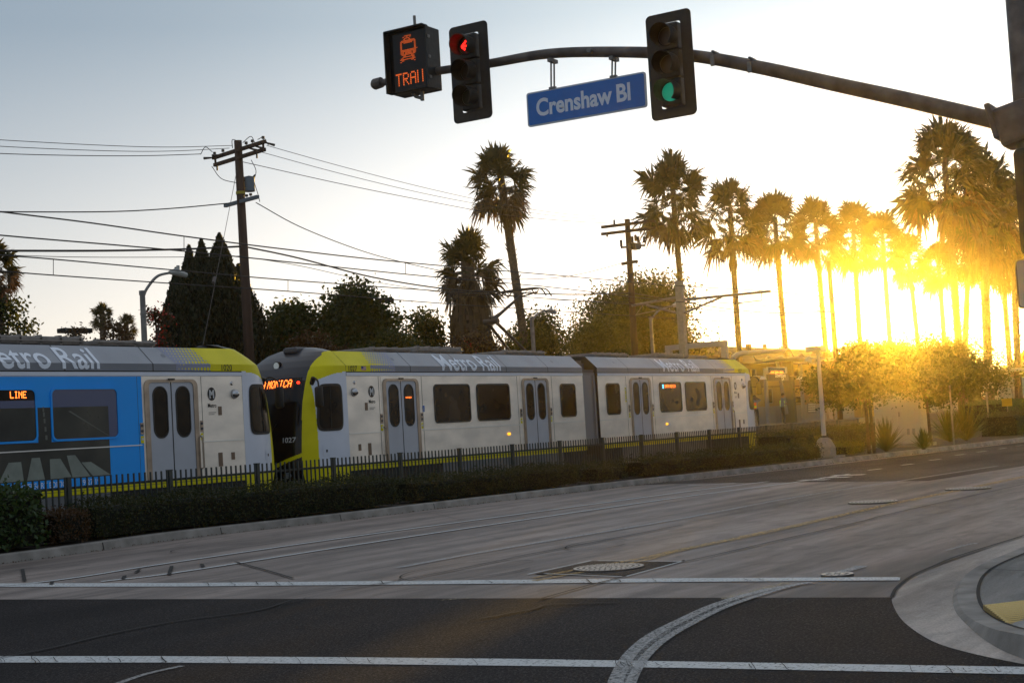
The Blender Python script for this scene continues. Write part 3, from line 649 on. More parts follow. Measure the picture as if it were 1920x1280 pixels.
        # skirts between the bogies, bogies with wheels
        mb = MB(); a, b = rng2(1.9, 8.4); mb.box(((a + b) / 2, YC, .6), (b - a, 2.66, .52), None, 0, .02); mb.build('skirt', M_skirt, root)
        x = X(9.9); bg_ = MB(); bg_.box((x, YC, .48), (2.5, 2.2, .3)); bg_.box((x, YC - 1.0, .42), (1.4, .16, .36)); bo = bg_.build('bogie', M_under, root)
        for dx in (-.95, .95):
            mb = MB(); mb.tube([(x + dx, YC - .8, .33 + .02), (x + dx, YC - .66, .35)], .34, 24); mb.tube([(x + dx, YC + .8, .35), (x + dx, YC + .66, .35)], .34, 24); mb.build('wheel', mat('wheel_steel', (.12, .11, .1), .4, .8), bo)
        np_ = cab_shell(root, cx, sd_)
        if sd_ < 0:
            V, Fs = text2d(number, .17, .002); mb = MB(); mb.add([np_(-.52 - a, 1.64 + b, .03) for a, b in V], Fs); mb.build('number', M_logow, root)
        # roof equipment
        rr = random.Random(3 + sd_)
        mb = MB()
        for a, b, h in ((1.6, 3.9, .12), (6.2, 8.4, .16), (8.7, 10.4, .11)):
            u, w = rng2(a, b); mb.box(((u + w) / 2, YC - .1, 3.86 + h / 2), (w - u, 1.2, h), None, 0, .03)
            for x in np.arange(u + .1, w, .5): mb.box((x, YC - .62, 3.87 + h / 2), (.05, .16, h + .03))
            mb.bar((u, YC - .72, 3.93), (w, YC - .72, 3.93), .03, .03)
        mb.build('roof_equipment', mat('roof_box', (.25, .22, .2), .6, noise=.2), root)
    # articulation
    mb = MB(); mb.box((cx, YC, 2.15), (.9, 2.5, 2.26)); mb.build('gangway', mat('gangway_grey', (.17, .17, .185), .6), root)
    mb = MB(); mb.box((cx - .14, YC - 1.26, 2.1), (.5, .05, 2.2)); mb.box((cx + .33, YC - 1.27, 2.1), (.1, .05, 2.2)); mb.build('gangway_panel', mat('gangway_grey2', (.2, .2, .215), .5), root)
    mb = MB(); mb.box((cx, YC, 3.45), (.7, 1.9, .32)); mb.box((cx - .15, YC - .9, 3.62), (.3, .3, .12)); mb.box((cx, YC - 1.1, 3.33), (.8, .3, .1)); mb.build('gangway_top', mat('gangway_top', (.10, .08, .07), .6), root)
    mb = MB(); mb.box((cx, YC, .5), (2.6, 2.2, .4)); bo = mb.build('bogie', M_under, root)
    for dx in (-.9, .9):
        mb = MB(); mb.tube([(cx + dx, YC - .8, .35), (cx + dx, YC - .66, .35)], .34, 24); mb.build('wheel', mat('wheel_steel', (.12, .11, .1), .4, .8), bo)
    mb = MB(); mb.tube([(cx - CB - 1.75, YC, .6), (cx - CB - 1.2, YC, .6)], .12, 10); mb.tube([(cx + CB + 1.2, YC, .6), (cx + CB + 1.75, YC, .6)], .12, 10); mb.build('coupler', M_under, root)
    return root
carA = make_car(41.27, '1027', 'stainless rail car with black and yellow cab, pantograph raised, ahead of the blue car', False)
carN = make_car(12.82, '1020', 'rail car partly wrapped in bright blue, at the left edge', True)
# side destination sign in a window of the front car
mb = MB(); led(mb, 'SANTA MONICA', lambda u, v: sidemap(46.55 + u, 2.76 + v, .012), .0125, .0155); mb.build('window_sign', M_led, carA)
mb = MB(); mb.add([sidemap(46.36, 2.74, .012), sidemap(46.47, 2.74, .012), sidemap(46.47, 2.88, .012), sidemap(46.36, 2.88, .012)], [(0, 1, 2, 3)]); mb.build('route_marker', M_ledb, carA)
mb = MB(); led(mb, 'SANTA MONICA', lambda u, v: sidemap(31.32 + u, 2.60 + v, .026), .0038, .006); mb.build('inner_sign', M_led, carA)
# round stickers by the third door
for k in range(3):
    mb = MB(); x = 43.62; z = 2.32 + k * .16; mb.add([sidemap(x - .05, z, .005), sidemap(x + .05, z, .005), sidemap(x + .05, z + .15, .005), sidemap(x - .05, z + .15, .005)], [(0, 1, 2, 3)]); mb.tube([sidemap(x, z + .075, .006), sidemap(x, z + .075, .009)], .035, 10, 1); mb.build('sticker', [M_yellow, M_logow], carA)
# blue advertising wrap on the rear car, with a generic dark street picture
mb = MB(); X1 = 22.12; X0 = 12.82 + 4.3
wins = [(12.82 + 4.85, 12.82 + 6.58), (12.82 + 6.91, 12.82 + 8.65)]
def wrapq(a, b, z0, z1, off=.0035): return [sidemap(a, z0, off), sidemap(b, z0, off), sidemap(b, z1, off), sidemap(a, z1, off)]
for a, b, z0, z1 in ((X0, X1, 1.02, 1.92), (X0, X1, 2.96, 3.175), (X0, wins[0][0], 1.92, 2.96), (wins[0][1], wins[1][0], 1.92, 2.96), (wins[1][1], X1, 1.92, 2.96)):
    mb.add(wrapq(a, b, z0, z1), [(0, 1, 2, 3)])
for a, b in wins: mb.add(wrapq(a - .01, b + .01, 1.91, 2.97, .0025), [(0, 1, 2, 3)])
mb.build('wrap_panel', M_blue, carN)
mb = MB()
PX0, PX1, PZ0, PZ1 = 16.9, 21.19, 1.19, 2.58
for off, a, b, z0, z1 in ((.0055, PX0, PX1, PZ0, 1.915), (.0055, wins[0][1] + .005, wins[1][0] - .005, 1.915, PZ1), (.0085, wins[0][0] + .04, wins[0][1] - .04, 1.97, PZ1), (.0085, wins[1][0] + .04, PX1, 1.97, PZ1)):
    mb.add(wrapq(a, b, z0, z1, off), [(0, 1, 2, 3)])
mb.build('picture_panel', mat('picture_dark', (.030, .032, .026), .4, noise=.5, nscale=1.2), carN)
mb = MB()
for x, w, k, h in ((17.0, .5, .30, .40), (17.72, .42, .26, .43), (18.45, .46, .16, .38), (19.10, .34, .05, .44), (19.66, .42, -.08, .40), (20.2, .36, -.20, .45), (20.72, .40, -.36, .30)):
    mb.add([sidemap(min(x, 21.1), PZ0 + .02, .0075), sidemap(min(x + w * 1.25, 21.18), PZ0 + .02, .0075), sidemap(x + w * .8 + k, PZ0 + h, .0075), sidemap(x + .08 + k, PZ0 + h, .0075)], [(0, 1, 2, 3)])
mb.build('picture_blocks', mat('picture_pale', (.22, .25, .22), .4, noise=.15, nscale=4), carN)
mb = MB()
mb.add([sidemap(20.15, 2.5, .0095), sidemap(20.22, 2.5, .0095), sidemap(21.18, 1.99, .0095), sidemap(21.18, 1.93 + .05, .0095)], [(0, 1, 2, 3)])
for z in (1.96, 2.12, 2.28, 2.40, 2.5): mb.add(wrapq(19.53 + (2.5 - z) * .08, 19.57 + (2.5 - z) * .1, z, z + .09, .0095), [(0, 1, 2, 3)])
mb.build('picture_lines', mat('picture_mid', (.12, .13, .11), .4), carN)
mb = MB(); a, b = wins[0]; mb.add(wrapq(a + .04, b - .04, 2.58, 2.72, .0085), [(0, 1, 2, 3)]); mb.build('tinted_strip', M_navy, carN)
mb = MB(); led(mb, 'LINE', lambda u, v: sidemap(b - .62 + u, 2.765 + v, .012), .0165, .0185); mb.build('window_sign', M_led, carN)
put_text('50TH ANNIVERSARY EDITION', 20.16, 1.045, .155, 'wrap_text', M_let, carN, align='RIGHT', off=.0, sx=.88)
put_text('9.27.19', 20.45, 1.045, .155, 'wrap_date', M_let, carN, off=.0, sx=1.0)
# pantograph of the front car
M_pan = mat('pantograph_metal', (.07, .055, .045), .5, .5)
kn = P(921, 603, YC); ba = P(985, 672, YC); hd = P(978, 553, YC)
mb = MB(); 
for dy in (-.14, .14): mb.tube([ba + [0, dy * 2.2, -.05], kn + [0, dy, 0]], [.045, .05], 8)
mb.tube([kn + [0, -.25, 0], kn + [0, .25, 0]], .09, 10); mb.tube([kn + [0, 0, .02], kn + [-.05, 0, .13], kn + [.1, 0, .1]], .03, 6)
pg = mb.build('pantograph', M_pan, carA)
mb = MB(); mb.tube([kn, hd], [.06, .04], 8); mb.tube([kn + [.06, .02, .12], hd + [0, 0, -.1]], .015, 6); mb.build('upper_arm', M_pan, pg)
mb = MB()
for dx in (-.16, .16):
    pts = smooth_pts([hd + [dx, -.98, -.12], hd + [dx, -.86, .06], hd + [dx, -.66, .15], hd + [dx, 0, .17], hd + [dx, .66, .15], hd + [dx, .86, .06], hd + [dx, .98, -.12]], 5); mb.tube(pts, .022, 6)
    mb.bar(hd + [dx, -.6, .16], hd + [dx, .6, .16], .06, .04)
for dy in (-.5, .5): mb.tube(smooth_pts([hd + [-.2, dy, .12], hd + [0, dy, -.02], hd + [.2, dy, .12]], 4), .02, 6)
mb.tube(smooth_pts([hd + [0, -.55, .04], hd + [0, 0, -.04], hd + [0, .55, .04]], 4), .025, 6); mb.tube([hd + [0, -.45, .02], hd + [0, -.2, .1], hd + [0, 0, 0]], .014, 5)
mb.build('collector_head', M_pan, pg)
# rails
mb = MB()
for y in (YC - .7175, YC + .7175, YC + 3.6, YC + 5.03): mb.box((60, y, .27), (240, .07, .1))
struct(mb, 'rails', mat('rail_steel', (.12, .09, .07), .4, .8))

# ================================================================== FENCE
M_fence = mat('fence_green_paint', (.028, .036, .034), .45)
fr = thing('metal_fence', 'long dark green picket fence standing in the median before the train', 'fence', (38, 20.7, .2))
px0 = 13.36; sp = 2.48; nb = 19
for i in range(nb + 1):
    x = px0 + i * sp; mb = MB(); mb.box((x, 20.7, .70), (.085, .085, 1.08)); mb.box((x, 20.7, 1.245), (.1, .1, .02)); mb.build('post', M_fence, fr)
for i in range(nb):
    a, b = px0 + i * sp + .045, px0 + (i + 1) * sp - .045; mb = MB()
    for z in (.34, 1.06): mb.box(((a + b) / 2, 20.7, z), (b - a, .04, .045))
    for k in range(17):
        x = a + (b - a) * (k + .5) / 17; mb.box((x, 20.655, .745), (.026, .026, .99))
    mb.build('picket_panel', M_fence, fr)

# ================================================================== HEDGES
M_core = mat('foliage_core', (.008, .010, .005), 1.)  # near-black solid filler; the foliage's inner shade is in its colour
LM = {'hedge': leafmat('hedge_leaf', (.020, .032, .010), (.045, .05, .016), .2), 'brown': leafmat('brown_leaf', (.05, .026, .014), (.08, .05, .025), .25), 'lush': leafmat('shrub_leaf', (.025, .055, .014), (.05, .085, .03), .25),
      'tree': leafmat('tree_leaf', (.018, .034, .009), (.05, .072, .016), .35), 'olive': leafmat('olive_leaf', (.032, .05, .012), (.07, .085, .022), .4), 'cyp': leafmat('cypress_leaf', (.014, .022, .009), (.035, .04, .015), .2),
      'rust': leafmat('rust_leaf', (.045, .028, .014), (.08, .045, .02), .3), 'palm': leafmat('palm_frond', (.022, .032, .010), (.05, .055, .015), .3), 'dead': leafmat('palm_dead_frond', (.06, .043, .026), (.12, .085, .05), .2), 'red': leafmat('red_blossom', (.35, .02, .02), (.5, .05, .04), .3)}
M_bark = mat('bark', (.07, .05, .035), .95, noise=.35, nscale=12, bump=.6, bscale=14)
def hedge(name, label, X0, X1, depth, h, leaf='hedge', size=.045, dens=900, group=None, y0=None, z0=.17, cat='hedge', lump=.08):
    Lh = X1 - X0; xc = (X0 + X1) / 2; yc = (y0 if y0 is not None else curbY(xc) + .17 + .12 + depth / 2)
    t = thing(name, label, cat, (xc, yc, z0), group)
    area = Lh * h * 2 + Lh * depth + 2 * depth * h; n = int(area * dens)
    # rounded box surface: sample cube surface, superellipsoid
    hx, hy, hz = Lh / 2, depth / 2, h / 2
    p = rng.uniform(-1, 1, (n * 2, 3)) * [hx, hy, hz]; w = np.abs(p / [hx, hy, hz])
    prob = rng.random(n * 2)
    ax = np.where(prob < Lh * h * 2 / area, 1, np.where(prob < (Lh * h * 2 + Lh * depth) / area, 2, 0))[:n]; p = p[:n]
    sg = np.where(rng.random(n) < .5, -1, 1.); sg = np.where((ax == 1) & (rng.random(n) < .5), -1, sg); sg = np.where(ax == 2, 1, sg)
    H = np.array([hx, hy, hz]); p[np.arange(n), ax] = sg * H[ax]
    r = min(hy, hz) * .45          # round the corners
    inner = np.clip(p, -(H - r), H - r); dlt = p - inner; ln = np.linalg.norm(dlt, axis=1); ln[ln == 0] = 1
    p = inner + dlt / ln[:, None] * np.minimum(ln, r)[:, None]
    nr = dlt / ln[:, None]
    lumpv = np.sin(p[:, 0] * 3.1 + X0) * .5 + np.sin(p[:, 0] * 7.3 + p[:, 2] * 5) * .3 + rng.normal(size=n) * .7
    p += nr * (lumpv * lump)[:, None] - nr * (rng.random(n) ** 2 * .06)[:, None]
    if y0 is None:
        p[:, 1] += np.interp(p[:, 0] + xc, CX, CY) - curbY(xc)
    p[:, 2] += hz
    V, Fc = leaves(p, rng.uniform(.7, 1.4, n) * size, .6, 0, nr)
    link('foliage', mesh_np('foliage', V, Fc, LM[leaf]), t)
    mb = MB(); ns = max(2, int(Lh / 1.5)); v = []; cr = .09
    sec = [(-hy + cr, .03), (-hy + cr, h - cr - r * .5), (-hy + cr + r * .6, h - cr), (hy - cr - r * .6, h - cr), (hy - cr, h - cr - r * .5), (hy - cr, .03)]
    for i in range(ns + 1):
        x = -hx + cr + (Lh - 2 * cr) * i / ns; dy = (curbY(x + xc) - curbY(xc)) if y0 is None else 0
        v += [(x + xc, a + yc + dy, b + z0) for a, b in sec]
    k = len(sec); mb.add(v, [(i * k + j, i * k + (j + 1) % k, (i + 1) * k + (j + 1) % k, (i + 1) * k + j) for i in range(ns) for j in range(k)] + [tuple(range(k))[::-1], tuple(ns * k + j for j in range(k))]); mb.build('dark_core', M_core, t)
    return t
hg = 'clipped hedges along the median curb'
hX = lambda x, y=20.0: P(x, 900, y)[0]
hedge('shrub', 'tall leafy green shrub at the left end of the median', hX(-60), hX(60), 1.0, 1.0, 'lush', .09, 420, None, cat='shrub', lump=.09)
hedge('shrub', 'small brownish shrub between the leafy shrub and first hedge', hX(76), hX(147), .75, .55, 'brown', .05, 900, None, cat='shrub', lump=.06)
hedge('hedge', 'longest clipped hedge, leftmost in front of the picket fence', hX(158), hX(716, 19.8) - .3, .85, .62, group=hg)
hedge('hedge', 'clipped hedge in the middle, below the center doors of the train', hX(722, 19.7) + .3, hX(1072, 19.0) - .55, .9, .50, group=hg)
hedge('hedge', 'shortest block of clipped hedge between two long hedges', hX(1078, 18.9) + .15, hX(1160, 18.7) - .5, .9, .42, group=hg, dens=700)
hedge('hedge', 'clipped hedge ending beside the white camera pole', hX(1166, 18.6) + .2, 44.5, 1.0, .48, group=hg, dens=600)
hedge('hedge', 'dark clipped hedge behind the street tree and the white cabinet', 47.5, 62, 1.3, .8, group=hg, dens=350, size=.06, y0=19.3)
hedge('hedge', 'rounded clipped hedge at the far right beside the road', 62.5, 74, 1.6, .9, group=hg, dens=300, size=.06, y0=15.5)
hedge('shrub', 'low bushy shrub at the foot of the street tree with two stems', 46.8, 48.6, 1.0, .35, 'olive', .05, 600, cat='shrub', y0=16.9)
hedge('shrub', 'green shrub mass at the right edge below the yellow box', 76, 88, 2.5, 1.4, 'lush', .08, 250, cat='shrub', y0=19.5)

def blob_tree(name, label, base, clumps, leaf, size, n, trunk_r=.15, cat='tree', group=None, trunks=None, blossoms=0, core=True, limb=True):
    # clumps: list of (dx, dy, z, rx, ry, rz) relative to base; leaves gather in small tufts around twig ends
    t = thing(name, label, cat, base, group); base = np.array(base, float)
    vol = np.array([c[3] * c[4] * c[5] for c in clumps]) ** .8; cnt = (n * vol / vol.sum()).astype(int)
    Vs = []; off = 0; Fs = []
    for c, k in zip(clumps, cnt):
        nt_ = max(6, k // 16); d = rng.normal(size=(nt_, 3)); d /= np.linalg.norm(d, axis=1)[:, None]
        rad = rng.random(nt_) ** .5 * (1 + np.clip(rng.normal(size=nt_), -2, 1.6) * .12)
        tc = d * rad[:, None] * [c[3], c[4], c[5]] + [c[0], c[1], c[2]]
        idx = rng.integers(0, nt_, k); tr = rng.uniform(.5, 1.3, nt_) * min(c[3], c[5]) * .22 + size
        p = tc[idx] + np.clip(rng.normal(size=(k, 3)), -1.9, 1.9) * tr[idx][:, None] * [1, 1, .7]
        V, Fc = leaves(p, rng.uniform(.6, 1.4, k) * size, .6, .2); Vs.append(V); Fs.append(Fc + off); off += len(V)
    link('crown', mesh_np('crown', np.concatenate(Vs), np.concatenate(Fs), LM[leaf]), t)
    if blossoms:
        cs = [clumps[i % len(clumps)] for i in range(blossoms)]; P_ = []
        for c in cs:
            d = rng.normal(size=3); d /= np.linalg.norm(d); d[1] = -abs(d[1]); q = np.array([c[0], c[1], c[2]]) + d * [c[3], c[4], c[5]] * 1.05
            P_.append(q + rng.normal(size=(26, 3)) * [.13, .13, .2])
        V, Fc = leaves(np.concatenate(P_), .09, .8); link('blossoms', mesh_np('blossoms', V, Fc, LM['red']), t)
    mb = MB(); z0 = -base[2]
    for tx, ty, bend in (trunks or [(0, 0, 0)]):
        topz = min(c[2] for c in clumps) + .3
        mb.tube([base + [tx, ty, 0], base + [tx + bend * .4, ty, topz * .5], base + [tx + bend, ty, topz]], [trunk_r * 1.2, trunk_r, trunk_r * .8], 8)
        if limb:
            for c in clumps: mb.tube([base + [tx + bend, ty, topz * .9], base + [(c[0] + tx + bend) / 2 + random.uniform(-.2, .2), (c[1] + ty) / 2, (c[2] + topz) / 2], base + [c[0], c[1], c[2] + c[5] * .3]], [trunk_r * .6, trunk_r * .35, trunk_r * .12], 6)
    mb.build('trunk', M_bark, t, smooth=True)
    return t
def bgtree(label, Y, x0, x1, ytop, leaf, n, size=.16, name='tree', k=7, zb=1.5, seed=0, cat='tree', **kw):
    rr = random.Random(seed); xc = (x0 + x1) / 2; p = P(xc, ytop, Y); m = mpp(p); w = (x1 - x0) * m / 2 * 1.22; H = p[2]
    cl = []
    for i in range(k):
        fx = rr.uniform(-1, 1); f = 1 - .45 * fx * fx
        r = w * rr.uniform(.36, .52); zt = zb + (H - zb) * f * rr.uniform(.72, 1.0) - r * .6
        cl.append((fx * (w - r), rr.uniform(-1, 1) * w * .4, max(zb, zt), r, r * .9, r * .8))
    r = w * .42; cl.append((rr.uniform(-.15, .15) * w, 0, H - r * .85, r, r, r * .8))
    for fx in (-.55, 0, .55): cl.append((fx * w * 1.15, 0, (zb + H) * .40, w * .5, w * .4, (H - zb) * .36))
    return blob_tree(name, label, (p[0], Y, .2), cl, leaf, size * 1.05, int(n * 3.2), trunk_r=.16, cat=cat, **kw)
bgtree('bushy green tree just right of the wooden pole and cypresses', 38, 486, 612, 572, 'tree', 9000, seed=3, k=7)
bgtree('dark shrubby tree with a spiky top before the pale lamp box', 36.5, 592, 748, 540, 'tree', 13000, seed=5, k=9)
bgtree('rounded tree left of the thick skirted palm', 40, 738, 862, 588, 'tree', 8000, seed=8, k=7)
bgtree('low rust brown crape myrtle behind the front cab roof', 33.5, 505, 660, 634, 'rust', 7000, .12, seed=9, zb=1.2, blossoms=0)
bgtree('low red-flowering shrub at the foot of the skirted palm', 33, 800, 955, 632, 'rust', 7000, .12, seed=12, zb=1.2, blossoms=5)
bgtree('green shrub below the crowns of two background trees', 33, 650, 810, 622, 'tree', 7000, .12, seed=31, zb=1.2, blossoms=3)
bgtree('loose tree between the leaning palm and the big round tree', 42, 935, 1080, 583, 'olive', 9000, seed=14)
bgtree('largest round-crowned tree behind the second utility pole', 44, 1048, 1345, 526, 'olive', 26000, .2, seed=21, k=12)
bgtree('lighter green tree in front of the largest round tree', 35, 1052, 1200, 606, 'olive', 11000, .13, seed=22, zb=1.6)
bgtree('sparse thin-leaved tree at the far left edge', 36, -60, 62, 556, 'tree', 1700, .12, seed=25, zb=2.2)
bgtree('leafy bush low at the left behind the blue car', 33, 170, 262, 610, 'rust', 1500, .1, seed=26, zb=1.8, blossoms=0, cat='bush', name='bush')
bgtree('red-flowered bush beside the left street lamp', 33, 258, 318, 588, 'rust', 1500, .1, seed=27, zb=1.8, blossoms=9, cat='bush', name='bush')
bgtree('small bush under the parking lot lights', 34, 100, 175, 618, 'rust', 900, .1, seed=28, zb=2.0, cat='bush', name='bush')

for i_, (x0_, x1_, yt_, Y_, lb_) in enumerate(((1425, 1505, 662, 56, 'low dark tree added to block the sun behind the yellow building, leftmost of the station trees'), (1490, 1580, 655, 54, 'dark tree crown added to block the sun above the right end of the station roof'), (1560, 1650, 646, 47, 'broad dark tree added to block the sun behind the left street tree'),
                                     (1625, 1718, 646, 42, 'dark tree added to block the sun behind the gap between the two street trees'), (1700, 1770, 664, 38, 'low dark tree added to block the sun behind the right street tree'))):
    bgtree(lb_, Y_, x0_, x1_, yt_, 'tree', 7000, .24, seed=40 + i_, zb=1.0, k=7)  # tree row added to keep low sunbeams off the near road
def cypress(label, xt, yt, hw, Y):
    p = P(xt, yt, Y); t = thing('cypress_tree', label, 'tree', (p[0], Y, .2), 'cypresses clustered behind the wooden pole'); H = p[2] - .2; w = hw * 1.6 * mpp(p)
    n = int(12000 * w / 1.0); z = rng.random(n) ** .75 * H; pr = lambda z: w * np.minimum(1, .75 + .4 * z / H) * np.minimum(1, ((H - z) / H * 3.0 + .006) ** .85)
    a = rng.uniform(0, 2 * math.pi, n); r = pr(z) * (1 + .10 * np.sin(a * 5 + z * 1.2) + rng.normal(size=n) * .07) * np.sqrt(rng.uniform(.6, 1.05, n))
    V, Fc = leaves(np.stack([r * np.cos(a), r * np.sin(a), z], 1), rng.uniform(.1, .24, n), .4, 2.2)
    link('crown', mesh_np('crown', V, Fc, LM['cyp']), t)
    mb = MB(); mb.tube([(p[0], Y, .2 + z_) for z_ in np.linspace(0, H * .97, 9)], [max(.03, float(pr(z_)) * .78) for z_ in np.linspace(0, H * .97, 9)], 10); mb.build('dark_core', M_core, t)
    mb = MB(); mb.tube([(p[0], Y, .2), (p[0], Y, 1.2)], .14, 8); mb.build('trunk', M_bark, t)
cypress('leftmost and shortest cypress in the dark cluster', 330, 505, 26, 35.2)
cypress('slim pointed cypress, second from the left', 354, 462, 24, 35.6)
cypress('cypress with a narrow tip, third from the left', 377, 450, 26, 36.2)
cypress('tallest cypress, left of the wooden utility pole', 411, 440, 34, 35.4)
cypress('rounder cypress directly behind the wooden utility pole', 447, 497, 34, 36.3)

# ================================================================== PALMS
def palm_crown_mesh(seed, nf=72, hgt=5.6, wid=2.55, dead=.3, ragged=1.):
    rr = np.random.default_rng(seed); V = []; Fq = []; mi = []
    def quad(a, b, c, d, m):
        k = len(V); V.extend([a, b, c, d]); Fq.append((k, k + 1, k + 2, k + 3)); mi.append(m)
    for i in range(nf):
        f = (i + .5) / nf                                   # 0 = young top frond, 1 = lowest hanging
        el = R(86 - 128 * f ** .85 + rr.normal() * 12); az = i * 2.39996 + rr.normal() * .3
        z0 = -f * hgt * .36
        dirv = np.array([math.cos(el) * math.cos(az), math.cos(el) * math.sin(az), math.sin(el)])
        lp = wid * rr.uniform(.36, .68); base = np.array([0, 0, z0]); rad = wid * rr.uniform(.44, .72)
        tip = base + dirv * lp; tip[2] -= .12 * lp
        side = np.cross(dirv, [0, 0, 1.]); side = side / (np.linalg.norm(side) + 1e-6); nrm = np.cross(side, dirv); ro = rr.uniform(-1.1, 1.1); side, nrm = side * math.cos(ro) + nrm * math.sin(ro), nrm * math.cos(ro) - side * math.sin(ro)
        m = 1 if f > 1 - dead and rr.random() < .8 else 0
        quad(base - side * .02, base + side * .02, tip + side * .015, tip - side * .015, m)
        nbld = 20
        for b in range(nbld):
            a = R(-105 + 210 * b / (nbld - 1)) + rr.normal() * .05; ln = rad * (1 - .35 * abs(a) / 1.8) * rr.uniform(.72, 1.12)
            d1 = dirv * math.cos(a) + side * math.sin(a) + nrm * .12 * math.cos(a * 2); d1 /= np.linalg.norm(d1)
            pe = np.cross(d1, nrm); pe /= np.linalg.norm(pe) + 1e-9
            mid = tip + d1 * ln * .58; end = mid + d1 * ln * .42 + np.array([0, 0, -ln * rr.uniform(.0, .5) * (1 + .6 * (m == 1))])
            w0, w1 = .012, ln * .062
            quad(tip - pe * w0, mid - pe * w1, mid + pe * w1, tip + pe * w0, m)
            quad(mid - pe * w1, end - pe * .006, end + pe * .006, mid + pe * w1, m)
    # hanging dead skirt close to the trunk
    for i in range(int(110 * dead * ragged)):
        az = rr.uniform(0, 6.28); r0 = rr.uniform(.12, .35); z = -hgt * rr.uniform(.30, .62); L_ = rr.uniform(.7, 1.5)
        a = np.array([r0 * math.cos(az), r0 * math.sin(az), z]); b = a + [rr.normal() * .12 + .25 * math.cos(az), rr.normal() * .12 + .25 * math.sin(az), -L_ * .6]; c = b + [-.05 * math.cos(az), -.05 * math.sin(az), -L_ * .4]
        s = np.array([-math.sin(az), math.cos(az), 0]) * rr.uniform(.05, .14)
        quad(a - s * .4, a + s * .4, b + s, b - s, 1); quad(b - s, b + s, c + s * .1, c - s * .1, 1)
    return mesh_np('palm_crown', np.array(V), np.array(Fq), [LM['palm'], LM['dead']], np.array(mi))
crowns = [palm_crown_mesh(s, dead=d, hgt=h_, nf=n_) for s, d, h_, n_ in ((1, .14, 5.4, 74), (2, .2, 6.0, 66), (3, .12, 5.0, 80), (9, .25, 6.4, 70), (12, .16, 5.6, 62))]
crown_big = palm_crown_mesh(5, nf=80, hgt=6.2, wid=2.6, dead=.3, ragged=3)
crown_sk = palm_crown_mesh(6, nf=80, hgt=5.0, wid=2.6, dead=.45, ragged=6)
M_ptr = mat('palm_trunk_bark', (.13, .095, .065), .95, noise=.35, nscale=9, bump=.7, bscale=10)
pc = [0]
def palm(label, xt, yt, xb, yb, Y, crown, wpx, tw=.26, group='fan palms', taper=.85, hook=True):
    # xt,yt top of crown; xb,yb a lower point on the trunk (photo px); both in the vertical plane Y
    a = P(xt, yt, Y); b = P(xb, yb, Y); m = mpp(a); sc = wpx * m / 4.5
    drop = .95 * 2.2 * sc * .5
    c0 = np.array([a[0], Y, a[2] - 1.55 * sc * 1.0]); 
    slope = (b[0] - c0[0]) / (b[2] - c0[2]) if b[2] != c0[2] else 0
    foot = np.array([c0[0] + slope * (0.2 - c0[2]), Y, .2])
    t = thing('palm_tree', label, 'palm tree', tuple(foot), group)
    bend = np.array([random.uniform(-.15, .15), 0, 0])
    pts = [foot * (1 - f) + c0 * f + bend * math.sin(math.pi * f) for f in np.linspace(0, 1, 22)]
    rad = [tw * (1.25 - .35 * min(1, i / 4) if i < 4 else .9 - (.9 - taper * .8) * i / 21) * (1 + random.uniform(-.05, .05)) for i in range(22)]
    mb = MB(); mb.tube(pts, rad, 10)
    nk = int(len(pts) * 9)
    for i in range(nk):      # old leaf-base stubs make the outline ragged
        f = random.uniform(.05, .97); p = foot * (1 - f) + c0 * f + bend * math.sin(math.pi * f); an = random.uniform(0, 6.28); r_ = tw * .85
        q = p + np.array([math.cos(an), math.sin(an), 0]) * r_; mb.add([q + [0, 0, -.06], q + [-math.sin(an) * .08, math.cos(an) * .08, 0], q + np.array([math.cos(an) * .14, math.sin(an) * .14, .12]), q + [math.sin(an) * .08, -math.cos(an) * .08, 0]], [(0, 1, 2), (0, 2, 3)])
    mb.build('trunk', M_ptr, t)
    o = link('crown', crown, t); o.location = Vector(c0 - foot); o.rotation_euler = (random.uniform(-.06, .06), random.uniform(-.06, .06), random.uniform(0, 6.28)); o.scale = (sc, sc, sc * random.uniform(.95, 1.05))
    return t
g2 = 'row of tall palms beyond the station'
palm('tall slightly leaning palm with a ragged brown skirt, above the pantograph', 935, 283, 972, 560, 42, crown_big, 112, .30, None)
tsk = palm('short palm with a thick shaggy brown skirt to the ground', 874, 447, 882, 600, 38, crown_sk, 112, .45, None)
p = P(880, 560, 38); mb = MB(); V = []; Fq = []
ztop = P(874, 447, 38)[2] - 1.9
for i in range(1100):      # shaggy skirt
    az = rng.uniform(0, 6.28); z = rng.uniform(1.2, ztop); r0 = (.48 + .5 * min(1, max(0, (z - 1.5) / (ztop - 1.5)))) * (1 if z < ztop - 1.2 else .3 + .7 * (ztop - z) / 1.2) + rng.normal() * .09; L_ = rng.uniform(.7, 1.6); s = np.array([-math.sin(az), math.cos(az), 0]) * rng.uniform(.06, .14); o = np.array([math.cos(az), math.sin(az), 0])
    a = np.array([p[0] + .05, 38, z]) + o * r0; b = a + o * .1 + [0, 0, -L_ * .6]; c = a + o * rng.uniform(-.05, .15) + [0, 0, -L_]
    mb.add([a - s * .5, a + s * .5, b + s, b - s], [(0, 1, 2, 3)]); mb.add([b - s, b + s, c + s * .1, c - s * .1], [(0, 1, 2, 3)])
mb.build('dead_skirt', LM['dead'], tsk)
